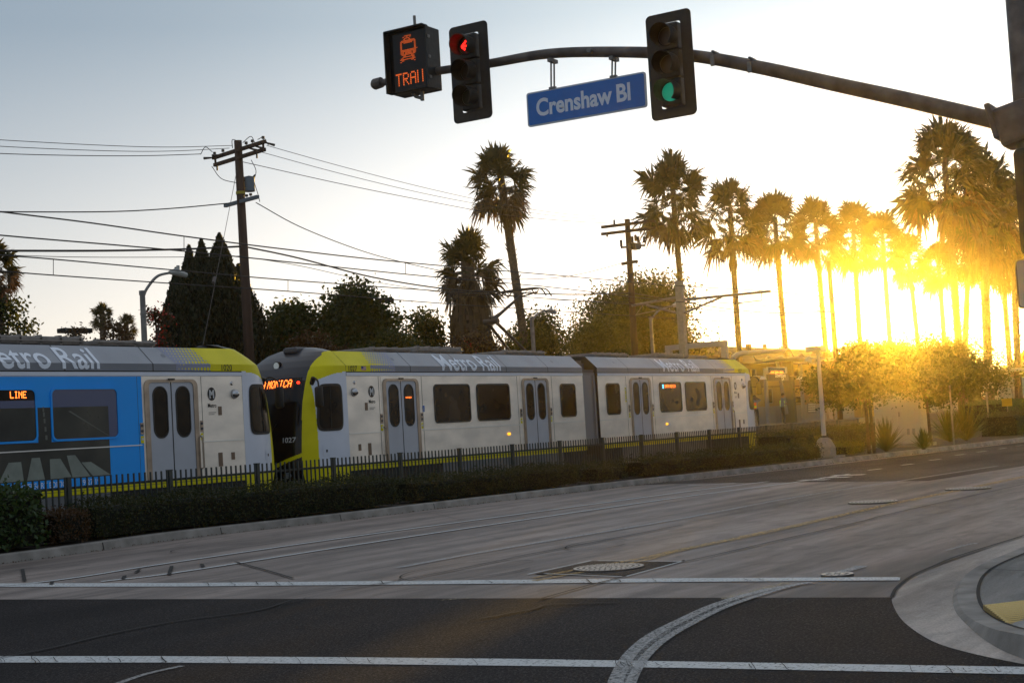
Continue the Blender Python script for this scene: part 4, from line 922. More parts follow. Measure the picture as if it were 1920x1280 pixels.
row = [(1258, 307, 1281, 600, 43, 128, 'tallest and leftmost palm of the long row, behind the overhead wire mast'), (1366, 349, 1383, 600, 43, 116, 'second palm of the long row, counting from the left'),
       (1450, 370, 1471, 620, 43, 108, 'third palm of the long row, counting from the left'), (1526, 378, 1546, 620, 43, 98, 'fourth palm of the long row, left of the tall thin pole'),
       (1597, 388, 1612, 620, 43, 98, 'fifth palm of the long row, right of the tall thin pole'), (1652, 408, 1666, 600, 43, 88, 'sixth palm of the long row, above the street trees'),
       (1700, 446, 1712, 560, 43, 76, 'smaller palm directly above the setting sun'), (1757, 462, 1767, 600, 38, 74, 'small distant palm left of the largest near palm')]
for i, r_ in enumerate(row): palm(r_[6], r_[0], r_[1], r_[2], r_[3], r_[4], crowns[i % 5], r_[5], .27, g2)
g3 = 'palms crowded at the right of the sun'
for i, r_ in enumerate([(1766, 240, 1795, 620, 24, 168, 'biggest near palm right of the sun, crown highest of its cluster'), (1840, 300, 1852, 600, 24, 142, 'palm behind the biggest one, its crown overlapping to the right'),
                        (1892, 345, 1904, 600, 24, 128, 'palm at the right edge, partly behind the signal pole'), (1815, 395, 1812, 590, 30, 110, 'mid-height palm between two large crowns'),
                        (1872, 420, 1888, 620, 31, 104, 'lower palm near the right edge with thin trunk'), (1838, 440, 1846, 600, 34, 90, 'lowest palm crown inside the right cluster')]):
    palm(r_[6], r_[0], r_[1], r_[2], r_[3], r_[4], crowns[(i + 2) % 5], r_[5], .27, g3)
g4 = 'small palms behind the blue car'
palm('small distant palm, left of a pair behind the blue car', 191, 573, 193, 640, 60, crowns[0], 40, .2, g4)
palm('small distant palm, right of a pair behind the blue car', 236, 592, 238, 650, 60, crowns[1], 40, .2, g4)
palm('palm cut by the left edge with yellowish drooping fronds', -14, 462, -10, 620, 36, crown_sk, 88, .26, None)

# ================================================================== STREET FURNITURE OF THE MEDIAN
M_gal = mat('galvanised_steel', (.22, .21, .20), .55, .5, noise=.2, nscale=6)
M_galw = mat('pale_grey_paint', (.42, .42, .42), .5)
M_arm = mat('weathered_arm', (.12, .105, .10), .6, .3, noise=.35, nscale=5)
b0 = G(1548, 858, .16); tp_ = P(1534, 664, b0[1])
t = thing('camera_pole', 'white steel post on a flared concrete base at the hedge end', 'camera pole', tuple(b0))
mb = MB(); mb.box(b0 + [0, 0, .03], (1.1, .9, .06)); mb.tube([b0 + [0, 0, .06], b0 + [0, 0, .34], b0 + [0, 0, .58], b0 + [0, 0, .64]], [.36, .35, .22, .13], 8); mb.build('base', mat('pale_concrete', (.24, .225, .21), .8, noise=.15), t)
mb = MB(); mb.tube([b0 + [0, 0, .7], [b0[0], b0[1], tp_[2]]], [.075, .06], 12); mb.build('post', M_galw, t)
tt = np.array([b0[0], b0[1], tp_[2]])
mb = MB(); mb.box(tt + [-.05, .05, .16], (.5, .5, .08)); mb.box(tt + [0, 0, .07], (.14, .14, .14)); mb.build('panel', M_galw, t)
mb = MB(); mb.tube([tt + [-.1, .25, -.05], tt + [-.14, .3, -.22]], [.06, .13], 10); mb.build('camera', M_galw, t)
# utility cabinet
c = G(1688, 838, .15); t = thing('utility_cabinet', 'tall white traffic control cabinet on a concrete pad between street trees', 'utility cabinet', tuple(c))
mb = MB(); mb.box(c + [.35, 0, .06], (1.0, 2.2, .12)); mb.box(c + [-.45, -1.0, .1], (.5, .3, .42)); mb.build('pad', mat('pale_concrete', (.24, .225, .21), .8), t)
mb = MB(); mb.box(c + [.35, 0, 1.22], (.72, 1.78, 2.2), None, 0, .02); mb.build('body', mat('cabinet_white', (.40, .39, .38), .5, noise=.08), t)
mb = MB(); mb.box(c + [.33, 0, 2.36], (.86, 1.9, .07), None, 0, .02); mb.build('lid', mat('cabinet_white', (.40, .39, .38), .5), t)
mb = MB(); mb.box(c + [-.014, -.42, 1.24], (.012, .83, 2.0)); mb.build('door', mat('cabinet_door', (.37, .36, .35), .5), t); mb = MB(); mb.box(c + [-.014, .44, 1.24], (.012, .82, 2.0)); mb.build('door', mat('cabinet_door', (.37, .36, .35), .5), t)
mb = MB()
for dy in (-.55, -.35): 
    mb.box(c + [-.025, dy, .55], (.01, .1, .22)); mb.box(c + [-.025, dy, 2.0], (.01, .1, .16))
mb.build('vents', mat('vent_grey', (.2, .2, .2), .6), t); mb = MB(); mb.box(c + [-.05, -.06, 1.2], (.05, .04, .18)); mb.build('handle', M_gal, t)
# street trees
def street_tree(label, x, y, xc, yc, wpx, hpx, leaf, n, trunks):
    b = G(x, y, .17); pc_ = P(xc, yc, b[1] + .3); m = mpp(pc_); w = wpx * m / 2; h = hpx * m / 2; rr = random.Random(int(x)); cl = []
    dx = pc_[0] - b[0]
    # the crown spreads mostly across the view: shift along the view-perpendicular
    per = np.array([_X[0], _Y[0]]); per /= np.linalg.norm(per)
    zc = pc_[2] - b[2]; cen = P(xc, yc, b[1])
    off = ((xc - x) * m)
    for i in range(10):
        fx = rr.uniform(-1, 1); fz = rr.uniform(-.8, .8); f = math.sqrt(max(.1, 1 - fx * fx)); r = w * rr.uniform(.28, .38)
        u = off + fx * (w - r); d_ = rr.uniform(-.7, .7) * w
        cl.append((u * per[0] + d_ * .3, u * per[1] + d_ * .6, zc + fz * (h - r * .7) * f, r, r, r * .75))
    cl.append((off * per[0], off * per[1], zc, w * .62, w * .6, h * .7))
    return blob_tree('street_tree', label, tuple(b), cl, leaf, .10, n, .055, group='round-crowned street trees in the median', trunks=trunks)
street_tree('street tree with two slender stems left of the white cabinet', 1630, 850, 1640, 702, 200, 138, 'tree', 30000, [(0, 0, 0), (.22, -.1, -.2)])
street_tree('street tree with one pale stem right of the white cabinet', 1746, 834, 1775, 700, 190, 150, 'tree', 30000, [(0, 0, -.25)])
bb = P(1800, 700, 22); blob_tree('tree', 'wide dark tree mass below the right palm cluster', (bb[0], 22, .2), [(0, 0, 3.4, 2.6, 2.4, 1.5), (-2, 1, 3.9, 1.9, 2, 1.2), (2.5, 1.2, 3.3, 2, 2, 1.2), (0, 3, 4, 2.2, 2, 1.3), (4.5, 0, 2.6, 1.8, 2, 1.1)], 'tree', .12, 22000, .2)
# spiky yuccas
def yucca(label, x, y, hpx, wpx):
    b = G(x, y, .17); m = mpp(b); h = hpx * m * 1.25; w = wpx * m / 2 * 1.3; t = thing('yucca_plant', label, 'yucca', tuple(b), 'spiky yuccas planted in the median'); mb = MB()
    for i in range(150):
        el = R(rng.uniform(15, 88)); az = rng.uniform(0, 6.28); L_ = h * rng.uniform(.75, 1.05) * (.75 + .25 * math.sin(el)); d = np.array([math.cos(el) * math.cos(az) * min(1.2, w / h * 1.3), math.cos(el) * math.sin(az), math.sin(el)]); s = np.cross(d, [0, 0, 1.]); s /= np.linalg.norm(s) + 1e-6
        a = b + d * .03; q = b + d * L_ * .5; e = b + d * L_ + [0, 0, -L_ * .06]; mb.add([a - s * .02, a + s * .02, q + s * .032, q - s * .032], [(0, 1, 2, 3)]); mb.add([q - s * .032, q + s * .032, e], [(0, 1, 2)])
    mb.build('leaves', LM['olive'], t); mb = MB(); mb.tube([b, b + [0, 0, h * .15]], .07, 8); mb.build('stem', M_bark, t)
yucca('spiky yucca directly left of the white cabinet', 1662, 846, 58, 70); yucca('spiky yucca behind the plain thin post', 1782, 828, 62, 70); yucca('spiky yucca just right of the thin post', 1812, 826, 72, 85)
yucca('small low yucca right of the cabinet by a tree stem', 1732, 842, 36, 40)
# posts with signs
b = G(1789, 834, .15); a = P(1784, 722, b[1]); t = thing('sign_post', 'plain thin steel post by the curb seen edge on', 'sign post', tuple(b), 'steel sign posts in the median')
mb = MB(); mb.tube([b, [b[0], b[1], a[2]]], .032, 8); mb.build('post', M_gal, t)
mb = MB(); mb.box((b[0], b[1], a[2] - .3), (.46, .01, .56), Matrix.Rotation(R(16), 3, 'Z')); mb.build('sign_plate', M_gal, t)
b = P(1856, 815, 16.6); b[2] = .17; s_ = PX(1848, 706, b[0]); t = thing('sign_post', 'steel post carrying two tall blank sign backs side by side', 'sign post', tuple(b), 'steel sign posts in the median')
mb = MB(); mb.tube([b, [b[0], b[1], s_[2] + .5]], .035, 8); mb.build('post', M_gal, t)
for dy in (-.19, .19): mb = MB(); mb.box((b[0] + .04, b[1] + dy, s_[2]), (.012, .34, 1.0), None, 0, .005); mb.build('sign_plate', mat('sign_back', (.32, .33, .31), .5), t)
q = PX(1888, 754, 68.0); t = thing('warning_sign', 'small square yellow sign at the right edge above the shrubs', 'sign', (q[0], q[1], .17))
mb = MB(); mb.tube([(q[0] + .03, q[1], .17), (q[0] + .03, q[1], q[2] + .1)], .025, 6); mb.build('post', M_gal, t)
mb = MB(); mb.box(q, (.02, .44, .34)); mb.build('sign_plate', mat('sign_yellow', (.55, .36, .01), .5), t)

# ================================================================== TRAFFIC SIGNAL ARM
XS = 18.0
jt = PX(1905, 236, XS); arm_px = [(714, 156), (800, 137), (915, 120), (1030, 101), (1160, 98), (1290, 104), (1420, 126), (1560, 157), (1720, 192), (1905, 236)]
pole_y = jt[1] - .14
t = thing('signal_pole', 'weathered steel signal pole at the right edge with a long curved arm', 'signal pole', (XS, pole_y, .14))
mb = MB(); mb.tube([(XS, pole_y, .14), (XS, pole_y, 9.5)], [.18, .125], 16); mb.build('pole', M_arm, t, smooth=True)
mb = MB(); mb.tube([(XS, pole_y, .14), (XS, pole_y, .5)], [.26, .2], 12); mb.build('pole_base', M_arm, t)
ap = smooth_pts([PX(x, y, XS) for x, y in arm_px], 6); nA = len(ap); armr = lambda f: .052 + .052 * f
mb = MB(); mb.tube(ap, [armr(i / (nA - 1)) for i in range(nA)], 14); mb.build('mast_arm', M_arm, t, smooth=True)
e = ap[0]; mb = MB(); mb.tube([e + [0, .16, -.0], e + [0, .12, 0], e + [0, -.02, .01]], [.05, .085, .08], 10); mb.build('end_cap', M_arm, t)
mb = MB(); mb.box((XS, pole_y + .12, jt[2] + .01), (.44, .42, .48), Matrix.Rotation(R(-12), 3, 'X'), 0, .05); mb.box((XS, pole_y + .37, jt[2] + .07), (.42, .07, .44), Matrix.Rotation(R(-12), 3, 'X'), 0, .02); mb.build('arm_bracket', M_arm, t)
mb = MB()
for x, y in ((1343, 106), (1412, 118)):
    p = PX(x, y + 3, XS); mb.box(p + [-.13, 0, -.06], (.03, .05, .14)); mb.box(p + [-.02, 0, .07], (.2, .03, .02))
mb.tube([PX(1112, 97, XS) + [-.13, 0, 0], PX(1112, 97, XS) + [-.05, 0, 0]], .035, 8); mb.build('fittings', M_gal, t)
M_sig = mat('signal_black', (.013, .012, .011), .55, noise=.2, nscale=15)
def signal(label, cx, cy, hpx, lit, tilt=0., arrow=False):
    c = PX(cx, cy, XS - .22); m = mpp(c); H = hpx * m * .985; t = thing('traffic_light', label, 'traffic light', tuple(c), 'traffic lights on the signal pole')
    W = .36 + .3; b_ = MB(); w2 = W * .5
    o = [(a, b) for a, b in rrect(-w2, w2, -H / 2, H / 2, .07)]
    ring = [(a, b) for a, b in rrect(-.172, .172, -H / 2 + .14, H / 2 - .14, .03)]
    n = len(o)
    vs_ = [(c[0], c[1] + a, c[2] + b) for a, b in o] + [(c[0], c[1] + a, c[2] + b) for a, b in ring] + [(c[0] + .006, c[1] + a, c[2] + b) for a, b in o] + [(c[0] + .006, c[1] + a, c[2] + b) for a, b in ring]
    fs_ = [(j, (j + 1) % n, n + (j + 1) % n, n + j) for j in range(n)] + [(2 * n + j, 3 * n + j, 3 * n + (j + 1) % n, 2 * n + (j + 1) % n) for j in range(n)] + [(j, 2 * n + j, 2 * n + (j + 1) % n, (j + 1) % n) for j in range(n)] 
    b_.add(vs_, fs_); b_.build('backplate', M_sig, t)
    pitch = (H - .30) / 3
    for k in range(3):
        z = c[2] + (1 - k) * pitch; hb = MB(); hb.box((c[0] + .04, c[1], z), (.2, .30, pitch - .012), None, 0, .02); hs_ = hb.build('housing', M_sig, t)
        on = (k == lit)
        lensm = {0: mat('lens_red_off', (.02, .006, .005), .3), 1: mat('lens_amber_off', (.04, .018, .005), .3), 2: mat('lens_green_off', (.008, .02, .016), .3)}[k]
        if on and k == 2: lensm = mat('lens_green_lit', (.0, .25, .16), .3, emit=(.0, .5, .30), estr=.2)
        if on and k == 0: lensm = mat('lens_red_back', (.06, .004, .003), .35)
        lb = MB(); lb.tube([(c[0] - .062, c[1], z), (c[0] - .075, c[1], z)], [.125, .115], 24); lb.build('lens', lensm, hs_)
        # open-bottomed tunnel visor
        vb = MB(); v = []; ns = 22
        for i in range(ns + 1):
            a = R(-52 + 284 * i / ns); y_, z_ = math.cos(a), math.sin(a); dep = .27 - .07 * (1 - max(0, z_ * .5 + .5))
            v += [(c[0] - .05, c[1] + y_ * .15, z + z_ * .15), (c[0] - .05 - dep, c[1] + y_ * .152, z + z_ * .152 - .01), (c[0] - .05 - dep, c[1] + y_ * .144, z + z_ * .144 - .01), (c[0] - .05, c[1] + y_ * .142, z + z_ * .142)]
        vb.add(v, [(4 * i + a, 4 * i + (a + 1) % 4, 4 * i + 4 + (a + 1) % 4, 4 * i + 4 + a) for i in range(ns) for a in range(4)]); vb.build('visor', M_sig, hs_)
        if on and arrow:
            ar = MB(); X_ = c[0] - .078; mr_ = mat('arrow_red', (.8, .02, .01), .4, emit=(1, .012, .008), estr=2.4)
            # left-pointing arrow (left = +Y)
            for p0, p1 in (((.075, 0), (-.01, .075)), ((.075, 0), (-.01, -.075)), ((.07, 0), (-.08, 0))):
                ar.bar((X_, c[1] + p0[0], z + p0[1]), (X_, c[1] + p1[0], z + p1[1]), .008, .026)
            ar.build('arrow', mr_, hs_)
    mb = MB(); mb.box((c[0] + .17, c[1], c[2] + .0), (.14, .08, .5)); mb.box((XS, c[1], PX(cx, cy, XS)[2]), (.1, .1, .1)); mb.build('mount', M_gal, t)
    mb = MB()
    return t
signal('three-lamp signal with the red left arrow lit', 882, 136, 187, 0, arrow=True)
signal('three-lamp signal with its bottom green lamp lit', 1258, 122, 204, 2)
signal('dark signal cut off by the right edge below the arm joint', 1962, 372, 205, -1)
# blank-out train sign
c = PX(768, 114, XS - .2); m = mpp(c); t = thing('electronic_sign', 'black boxy sign at the arm tip showing an orange train symbol', 'electronic sign', tuple(c))
HW, HH = .345, .46
mb = MB(); mb.box(c + [.14, 0, 0], (.34, 2 * HW, 2 * HH), None, 0, .015); mb.build('housing', M_sig, t)
mb = MB()
mb.box(c + [-.07, 0, HH], (.14, 2 * HW, .02)); mb.box(c + [-.07, HW, 0], (.14, .02, 2 * HH)); mb.box(c + [-.03, -HW, 0], (.06, .02, 2 * HH)); mb.build('hood', M_sig, t)
mb = MB(); mb.box(c + [-.034, 0, 0], (.004, 2 * HW - .04, 2 * HH - .04)); fc = mb.build('screen', M_blk, t)
mb = MB(); M_sled = mat('sign_led', (.3, .05, .01), .6, emit=(.95, .14, .015), estr=.5)
XF = c[0] - .04; D_ = .0155
def dot(u, v): y = c[1] - u; z = c[2] + v; mb.add([(XF, y, z), (XF, y - D_ * .66, z), (XF, y - D_ * .66, z + D_ * .66), (XF, y, z + D_ * .66)], [(0, 1, 2, 3)])
SYM = ['........########........', '......##..##..##........', '........######..........', '.......##....##.........', '....################....', '...##################...', '...##..##########..##...', '...##..............##...', '...##..............##...', '...##..............##...', '...##..............##...', '...##..............##...', '...####################'[:24], '...##################...', '...####.########.####...', '...####.########.####...', '....################....', '......###......###......', '.....##############.....', '...###..........###.....', '..##################....', '....###........###......', '..##..............##....']
for r_, rw in enumerate(SYM):
    for k_, ch in enumerate(rw):
        if ch == '#': dot(-.17 + k_ * D_, .36 - r_ * D_ * 1.12)
mb.build('train_symbol', M_sled, fc)
mb = MB(); led(mb, 'TRAii', lambda u, v: (XF, c[1] + .235 - u, c[2] - .36 + v), .0215, .027, .8); mb.build('sign_text', M_sled, fc)
mb = MB()
for dz in (-.3, 0, .3): mb.box(c + [.0, -HW - .012, dz], (.05, .02, .04))
mb.build('latch', M_gal, t)
mb = MB(); mb.tube([c + [.1, -.06, HH], c + [.1, -.06, HH + .22]], .022, 8); mb.tube([c + [.1, .05, -HH], c + [.1, 0, -HH - .06], c + [.1, -.1, -HH - .1]], .025, 8); mb.tube([c + [.1, -.12, -HH + .02], c + [.1, -.12, -HH - .14]], .03, 8); mb.build('mount', M_gal, t)
# street-name sign
c = (PX(1098, 188, XS - .05) + 0); A_ = PX(988, 208, XS - .05); B_ = PX(1211, 168, XS - .05); Ls = A_[1] - B_[1]; Hs = .485; roll = math.atan2(B_[2] - A_[2], Ls)
t = thing('street_name_sign', 'blue street name sign with white letters hanging from the signal arm', 'street sign', tuple(c))
Ms = Matrix.Rotation(-roll, 3, 'X')
def sm(u, v, w=0.): return Vector(c) + Ms @ Vector((-w, -u, v))
def splate(w2, h2, r, w, m, name, par, th=.0):
    o = rrect(-w2, w2, -h2, h2, r); mb = MB(); mb.prism([sm(a, b, w) for a, b in o], (1, 0, 0), th or .002); return mb.build(name, m, par)
pl_ = splate(Ls / 2, Hs / 2, .04, .012, mat('sign_white', (.6, .64, .7), .5), 'border', t, .024)
splate(Ls / 2 - .022, Hs / 2 - .022, .03, .0155, mat('sign_blue', (.004, .16, .56), .4, noise=.05), 'plate', t)
V, Fs = text2d('Crenshaw', .335, .010, 'LEFT', .87); mb = MB(); mb.add([sm(a - Ls / 2 + .15, b - .105, .019) for a, b in V], Fs)
V, Fs = text2d('Bl', .335, .010, 'LEFT', .9); mb.add([sm(a + Ls / 2 - .46, b - .105, .019) for a, b in V], Fs)
mb.build('lettering', mat('sign_letters', (.75, .8, .9), .5), t)
for x, y in ((1036, 112), (1151, 108)):
    p = PX(x, y, XS); uu = c[1] - p[1]; q = sm(uu, Hs / 2, 0); mb = MB(); L0 = Vector(p) + Vector((0, 0, .0))
    mb.box((L0.x - .0, L0.y, L0.z - .02), (.2, .06, .05)); 
    for dy in (-.025, .025): mb.bar(L0 + Vector((0, dy, 0)), Vector(q) + Vector((0, dy, .0)), .02, .016)
    mb.box(Vector(q) + Vector((0, 0, .01)), (.05, .1, .03)); mb.build('hanger', M_gal, t)
# small sign at the right edge
q = PX(1934, 530, XS - .2); t = thing('regulatory_sign', 'pale sign back with rounded corners, cut by the right edge', 'sign', tuple(q))
mb = MB(); o = rrect(-.23, .23, -.29, .29, .05); mb.prism([(q[0], q[1] + a - .06, q[2] + b) for a, b in o], (1, 0, 0), .01); mb.build('plate', mat('sign_pale', (.42, .40, .36), .5), t)
mb = MB(); rect_ring(mb, o, rrect(-.21, .21, -.27, .27, .04), lambda a, b, w: (q[0] - w, q[1] + a - .06, q[2] + b), .0, .004); mb.build('rim', M_arm, t)

# ================================================================== UTILITY POLES, LAMPS, WIRES
M_wood = mat('pole_wood', (.06, .033, .022), .9, noise=.3, nscale=6, bump=.4, stretch=(1, 1, .1))
M_ins = mat('insulator', (.03, .022, .02), .4); M_trf = mat('transformer_grey', (.14, .18, .22), .5, noise=.1); M_wire = mat('wire', (.02, .015, .014), .6); M_xarm = mat('crossarm_blue_grey', (.12, .15, .18), .7)
YU = 32.0
def upole(label, xt, yt, xb, yb):
    a = P(xt, yt, YU); b = P(xb, yb, YU); sl = (b[0] - a[0]) / (b[2] - a[2]); f = np.array([a[0] + sl * (.2 - a[2]), YU, .2])
    t = thing('utility_pole', label, 'utility pole', tuple(f), 'power line poles behind the tracks'); mb = MB(); mb.tube([f, a], [.19, .125], 12); mb.build('pole', M_wood, t, smooth=True); return t, a, f
t1, a1, f1 = upole('dark wooden utility pole with two crossarms and grey transformer', 446, 264, 466, 640)
# crossarms stand across the view: run along a direction between X and -Y
ad = np.array([-.254, -.967, 0.]); ad /= np.linalg.norm(ad)
def xarm(t, p, half, m, w=.1, name='crossarm', adv=ad):
    mb = MB(); mb.bar(p - adv * half, p + adv * half, w, w * 1.1); return mb.build(name, m, t)
m1 = mpp(a1)
z1 = P(449, 283, YU); z2 = P(450, 297, YU); z3 = P(454, 379, YU)
fr_ = np.array([-_X[2], -_Y[2], 0]) * .16
for z_, h_ in ((z1, 1.5), (z2, 1.45)): xarm(t1, z_ + fr_, h_, M_wood)
xarm(t1, z3 + fr_, .95, M_xarm)
mb = MB()
for s in (-1, 1): mb.bar(z1 + fr_ + ad * s * 1.38, z2 + fr_ + ad * s * 1.38, .05, .05)
mb.build('brace', M_wood, t1)
mb = MB()
for s, u in ((-1, 1.4), (-1, .9), (1, 1.4), (1, .8), (1, .45)):
    p = z1 + fr_ + ad * s * u; mb.tube([p, p + [0, 0, .12]], .012, 5); mb.tube([p + [0, 0, .1], p + [0, 0, .18]], .05, 8)
    mb.tube([p, p + np.array([.4 * s, -.1 * s, -.06])], [.02, .045], 8)
for u in (.1, .32, .55): p = z3 + fr_ + ad * u; mb.tube([p, p + [0, 0, .1]], .012, 5); mb.tube([p + [0, 0, .1], p + [0, 0, .17]], .05, 8)
for s in (-1.3, 1.0): p = z2 + fr_ + ad * s; mb.tube([p, p + [0, 0, -.2]], .03, 6)
mb.build('insulators', M_ins, t1)
q = P(463, 346, YU - .05) + [.0, -.1, 0]; mb = MB(); mb.tube([q + [0, 0, -.24], q + [0, 0, .2], q + [0, 0, .22], q + [0, 0, .27]], [.175, .175, .19, .02], 18); tr = mb.build('transformer', M_trf, t1, smooth=False)
mb = MB(); mb.tube([q + [.1, -.1, .24], q + [.16, -.12, .3]], .025, 6); mb.bar(q + [-.25, .1, .1], q + [-.1, 0, .1], .05, .05); mb.bar(q + [-.25, .1, -.12], q + [-.1, 0, -.12], .05, .05); mb.build('bushing', M_ins, tr)
mb = MB(); mb.tube([P(451, 361, YU) + [0, 0, -.06], P(451, 361, YU) + [0, 0, .03]], .152, 12); mb.build('band', mat('tag_yellow', (.4, .32, .03), .6), t1)
mb = MB()
for p0, mid, p1 in (((397, 312), (415, 335), (444, 343)), ((471, 300), (480, 320), (476, 338)), ((476, 340), (484, 365), (487, 378)), ((376, 290), (385, 276), (398, 285)), ((478, 268), (470, 256), (455, 268)), ((483, 262), (494, 258), (503, 272)), ((452, 268), (436, 262), (436, 278))):
    mb.tube(smooth_pts([P(*p0, YU - .3), P(*mid, YU - .4), P(*p1, YU - .2)], 6), .012, 5)
mb.build('jumper_wires', M_wire, t1)
mb = MB(); mb.tube([P(444, 320, YU), P(380, 650, YU - 2)], .009, 4); mb.tube([P(403, 520, YU - .8), P(400, 530, YU - .85)], .06, 6); mb.build('guy_wire', mat('guy', (.12, .1, .09), .6), t1)
t2, a2, f2 = upole('second wooden utility pole with crossarms, before the largest round tree', 1176, 411, 1188, 620)
for yy, xx, h_ in ((421, 1177, 1.35), (434, 1177, 1.35)): xarm(t2, P(xx, yy, YU) + fr_, h_, M_wood, .12, adv=np.array([.115, -.993, 0]))
xarm(t2, P(1180, 493, YU) + fr_, .5, M_wood, .12, adv=np.array([.3, .95, 0]))
mb = MB()
for x, y in ((1186, 455), (1192, 452), (1197, 455), (1165, 462), (1208, 455), (1182, 467), (1200, 466)): p = P(x, y, YU - .2); mb.tube([p, p + [0, 0, .3]], .07, 6)
mb.bar(P(1165, 464, YU - .2), P(1209, 460, YU - .2), .08, .1); mb.box(P(1190, 462, YU - .25), (.5, .3, .3)); mb.build('switchgear', M_ins, t2)
mb = MB(); p = P(1152, 421, YU - .3); mb.tube([p, p + [0, 0, .2]], .05, 6); p = P(1138, 436, YU - .3); mb.tube([p, p + [0, 0, -.2]], .05, 6); mb.build('insulators', M_ins, t2)
t3, a3, f3 = upole('thin tall pole standing among the palms of the long row', 1554, 490, 1565, 640)
mb = MB(); mb.tube([P(1563, 606, YU), P(1574, 603, YU), P(1583, 602, YU)], .03, 6); mb.build('lamp_arm', M_gal, t3)

def wire(label, pts, Y=YU, r=.014, group='power lines between the poles', name='power_line', cat='power line'):
    q = smooth_pts([P(x, y, yy) for (x, y), yy in zip(pts, Y if hasattr(Y, '__len__') else [Y] * len(pts))], 7)
    o = MB(); c0 = Vector(q[len(q) // 2]); o.tube(q, r, 5, caps=False); ob = o.build(name, M_wire, loc=c0); tag(ob, label, cat, group); return ob
wire('topmost wire entering from the left to the wooden pole', [(-120, 253), (0, 262.5), (200, 273), (320, 276), (436, 273)], r=.010)
wire('second wire from the top on the left side', [(-120, 264), (0, 274.5), (200, 283), (320, 283.5), (430, 278)], r=.010)
wire('third wire from the top ending at the left crossarm tip', [(-120, 279), (0, 288), (160, 292), (280, 292), (376, 289)], r=.012)
wire('upper of three wires from the wooden pole toward the tall palm', [(500, 273), (640, 312), (800, 353), (940, 383), (1060, 401), (1172, 408)], r=.010)
wire('middle of three wires from the wooden pole toward the tall palm', [(492, 286), (640, 326), (800, 364), (940, 390), (1060, 407), (1176, 413)], r=.010)
wire('lower of three wires from the wooden pole toward the tall palm', [(456, 304), (640, 345), (800, 377), (940, 402), (1060, 414), (1150, 419)], r=.012)
wire('twisted service cable hanging from the left edge to lower crossarm', [(-120, 394), (0, 397), (200, 397), (320, 391), (430, 381)], r=.018)
wire('steeply dropping cable from lower crossarm crossing behind the palms', [(480, 380), (560, 424), (660, 464), (740, 488), (840, 510), (940, 523), (1040, 521), (1100, 511), (1164, 494)], r=.016)
wire('thickest black cable running level behind the cypress tips', [(-120, 468), (0, 470), (200, 470), (350, 467), (452, 462)], r=.032)
wire('thick black cable sagging down from the pole to the pantograph', [(456, 462), (560, 484), (700, 520), (850, 543), (975, 549), (1080, 552), (1184, 549)], r=.028)
wire('thick cable sagging between the second pole and the thin pole', [(1184, 549), (1290, 568), (1400, 583), (1480, 587), (1556, 583)], r=.026)
wire('thin wire just under the thick black cable on the left', [(-120, 475), (0, 478), (150, 482), (330, 482), (452, 480)], r=.010)
wire('thin wire sinking from the pole into the tree crowns', [(456, 481), (560, 498), (700, 528), (860, 552), (1000, 561), (1184, 566)], r=.011)
# overhead contact lines with droppers
def ocs(label, Y, mes, con, drops):
    t = thing('overhead_line', label, 'overhead line', (40, Y, 6), 'overhead lines above the two tracks'); mb = MB(); mb.tube(smooth_pts([P(x, y, Y) for x, y in mes], 6), .017, 5, caps=False); mb.build('messenger_wire', M_wire, t)
    mb = MB(); mb.tube(smooth_pts([P(x, y, Y) for x, y in con], 6), .016, 5, caps=False); mb.build('contact_wire', M_wire, t)
    mxs, mys = zip(*mes); cxs, cys = zip(*con)
    for x in drops:
        p, q = P(x, float(np.interp(x, mxs, mys)), Y), P(x, float(np.interp(x, cxs, cys)), Y); mb = MB(); mb.tube([p, q], .011, 4); mb.build('dropper', M_wire, t)
ocs('near overhead line touching the raised pantograph', YC, [(-120, 381), (0, 397), (170, 418), (345, 443), (540, 468), (760, 492), (1065, 518), (1275, 536), (1440, 546), (1600, 562), (1900, 592)],
    [(-120, 425), (0, 441), (345, 471), (760, 514), (975, 533), (1065, 542), (1275, 566), (1440, 574), (1900, 619)], (345, 760, 1065, 1292))
ocs('far overhead line over the second track', 28.2, [(-120, 464), (0, 478), (100, 486), (345, 508), (540, 525), (860, 548), (1190, 571), (1500, 593), (1900, 620)],
    [(-120, 499), (0, 508), (100, 516), (345, 533), (540, 546), (860, 571), (1185, 592), (1500, 612), (1900, 640)], (100, 540, 860, 1350))
# overhead wire mast
mx = P(1273, 528, 26.2); t = thing('overhead_mast', 'square grey steel mast holding the overhead wires with long arms', 'mast', (mx[0], 26.2, .2))
mb = MB(); mb.box((mx[0], 26.2, mx[2] / 2), (.27, .27, mx[2]), None); mb.box((mx[0], 26.2, mx[2]), (.33, .33, .04)); mb.build('mast', mat('mast_grey', (.30, .28, .25), .6, .2, noise=.15), t)
XM = mx[0]
L0, R0 = PX(1185, 573, XM), PX(1445, 546, XM); mb = MB(); mb.tube([PX(1272, 557, XM), L0], .055, 8); mb.tube([PX(1282, 562, XM), R0], .055, 8); mb.build('arm', M_gal, t)
mb = MB(); mb.tube([PX(1270, 587, XM), PX(1212, 572, XM)], .045, 8); mb.tube([PX(1282, 587, XM), PX(1353, 557, XM)], .045, 8); mb.build('brace', M_gal, t)
mb = MB(); mb.tube([PX(1428, 549, XM), PX(1428, 563, XM), PX(1384, 568, XM)], .025, 6); mb.tube([PX(1205, 573, XM), PX(1192, 590, XM), PX(1232, 582, XM)], .025, 6); mb.build('registration_arm', M_gal, t)
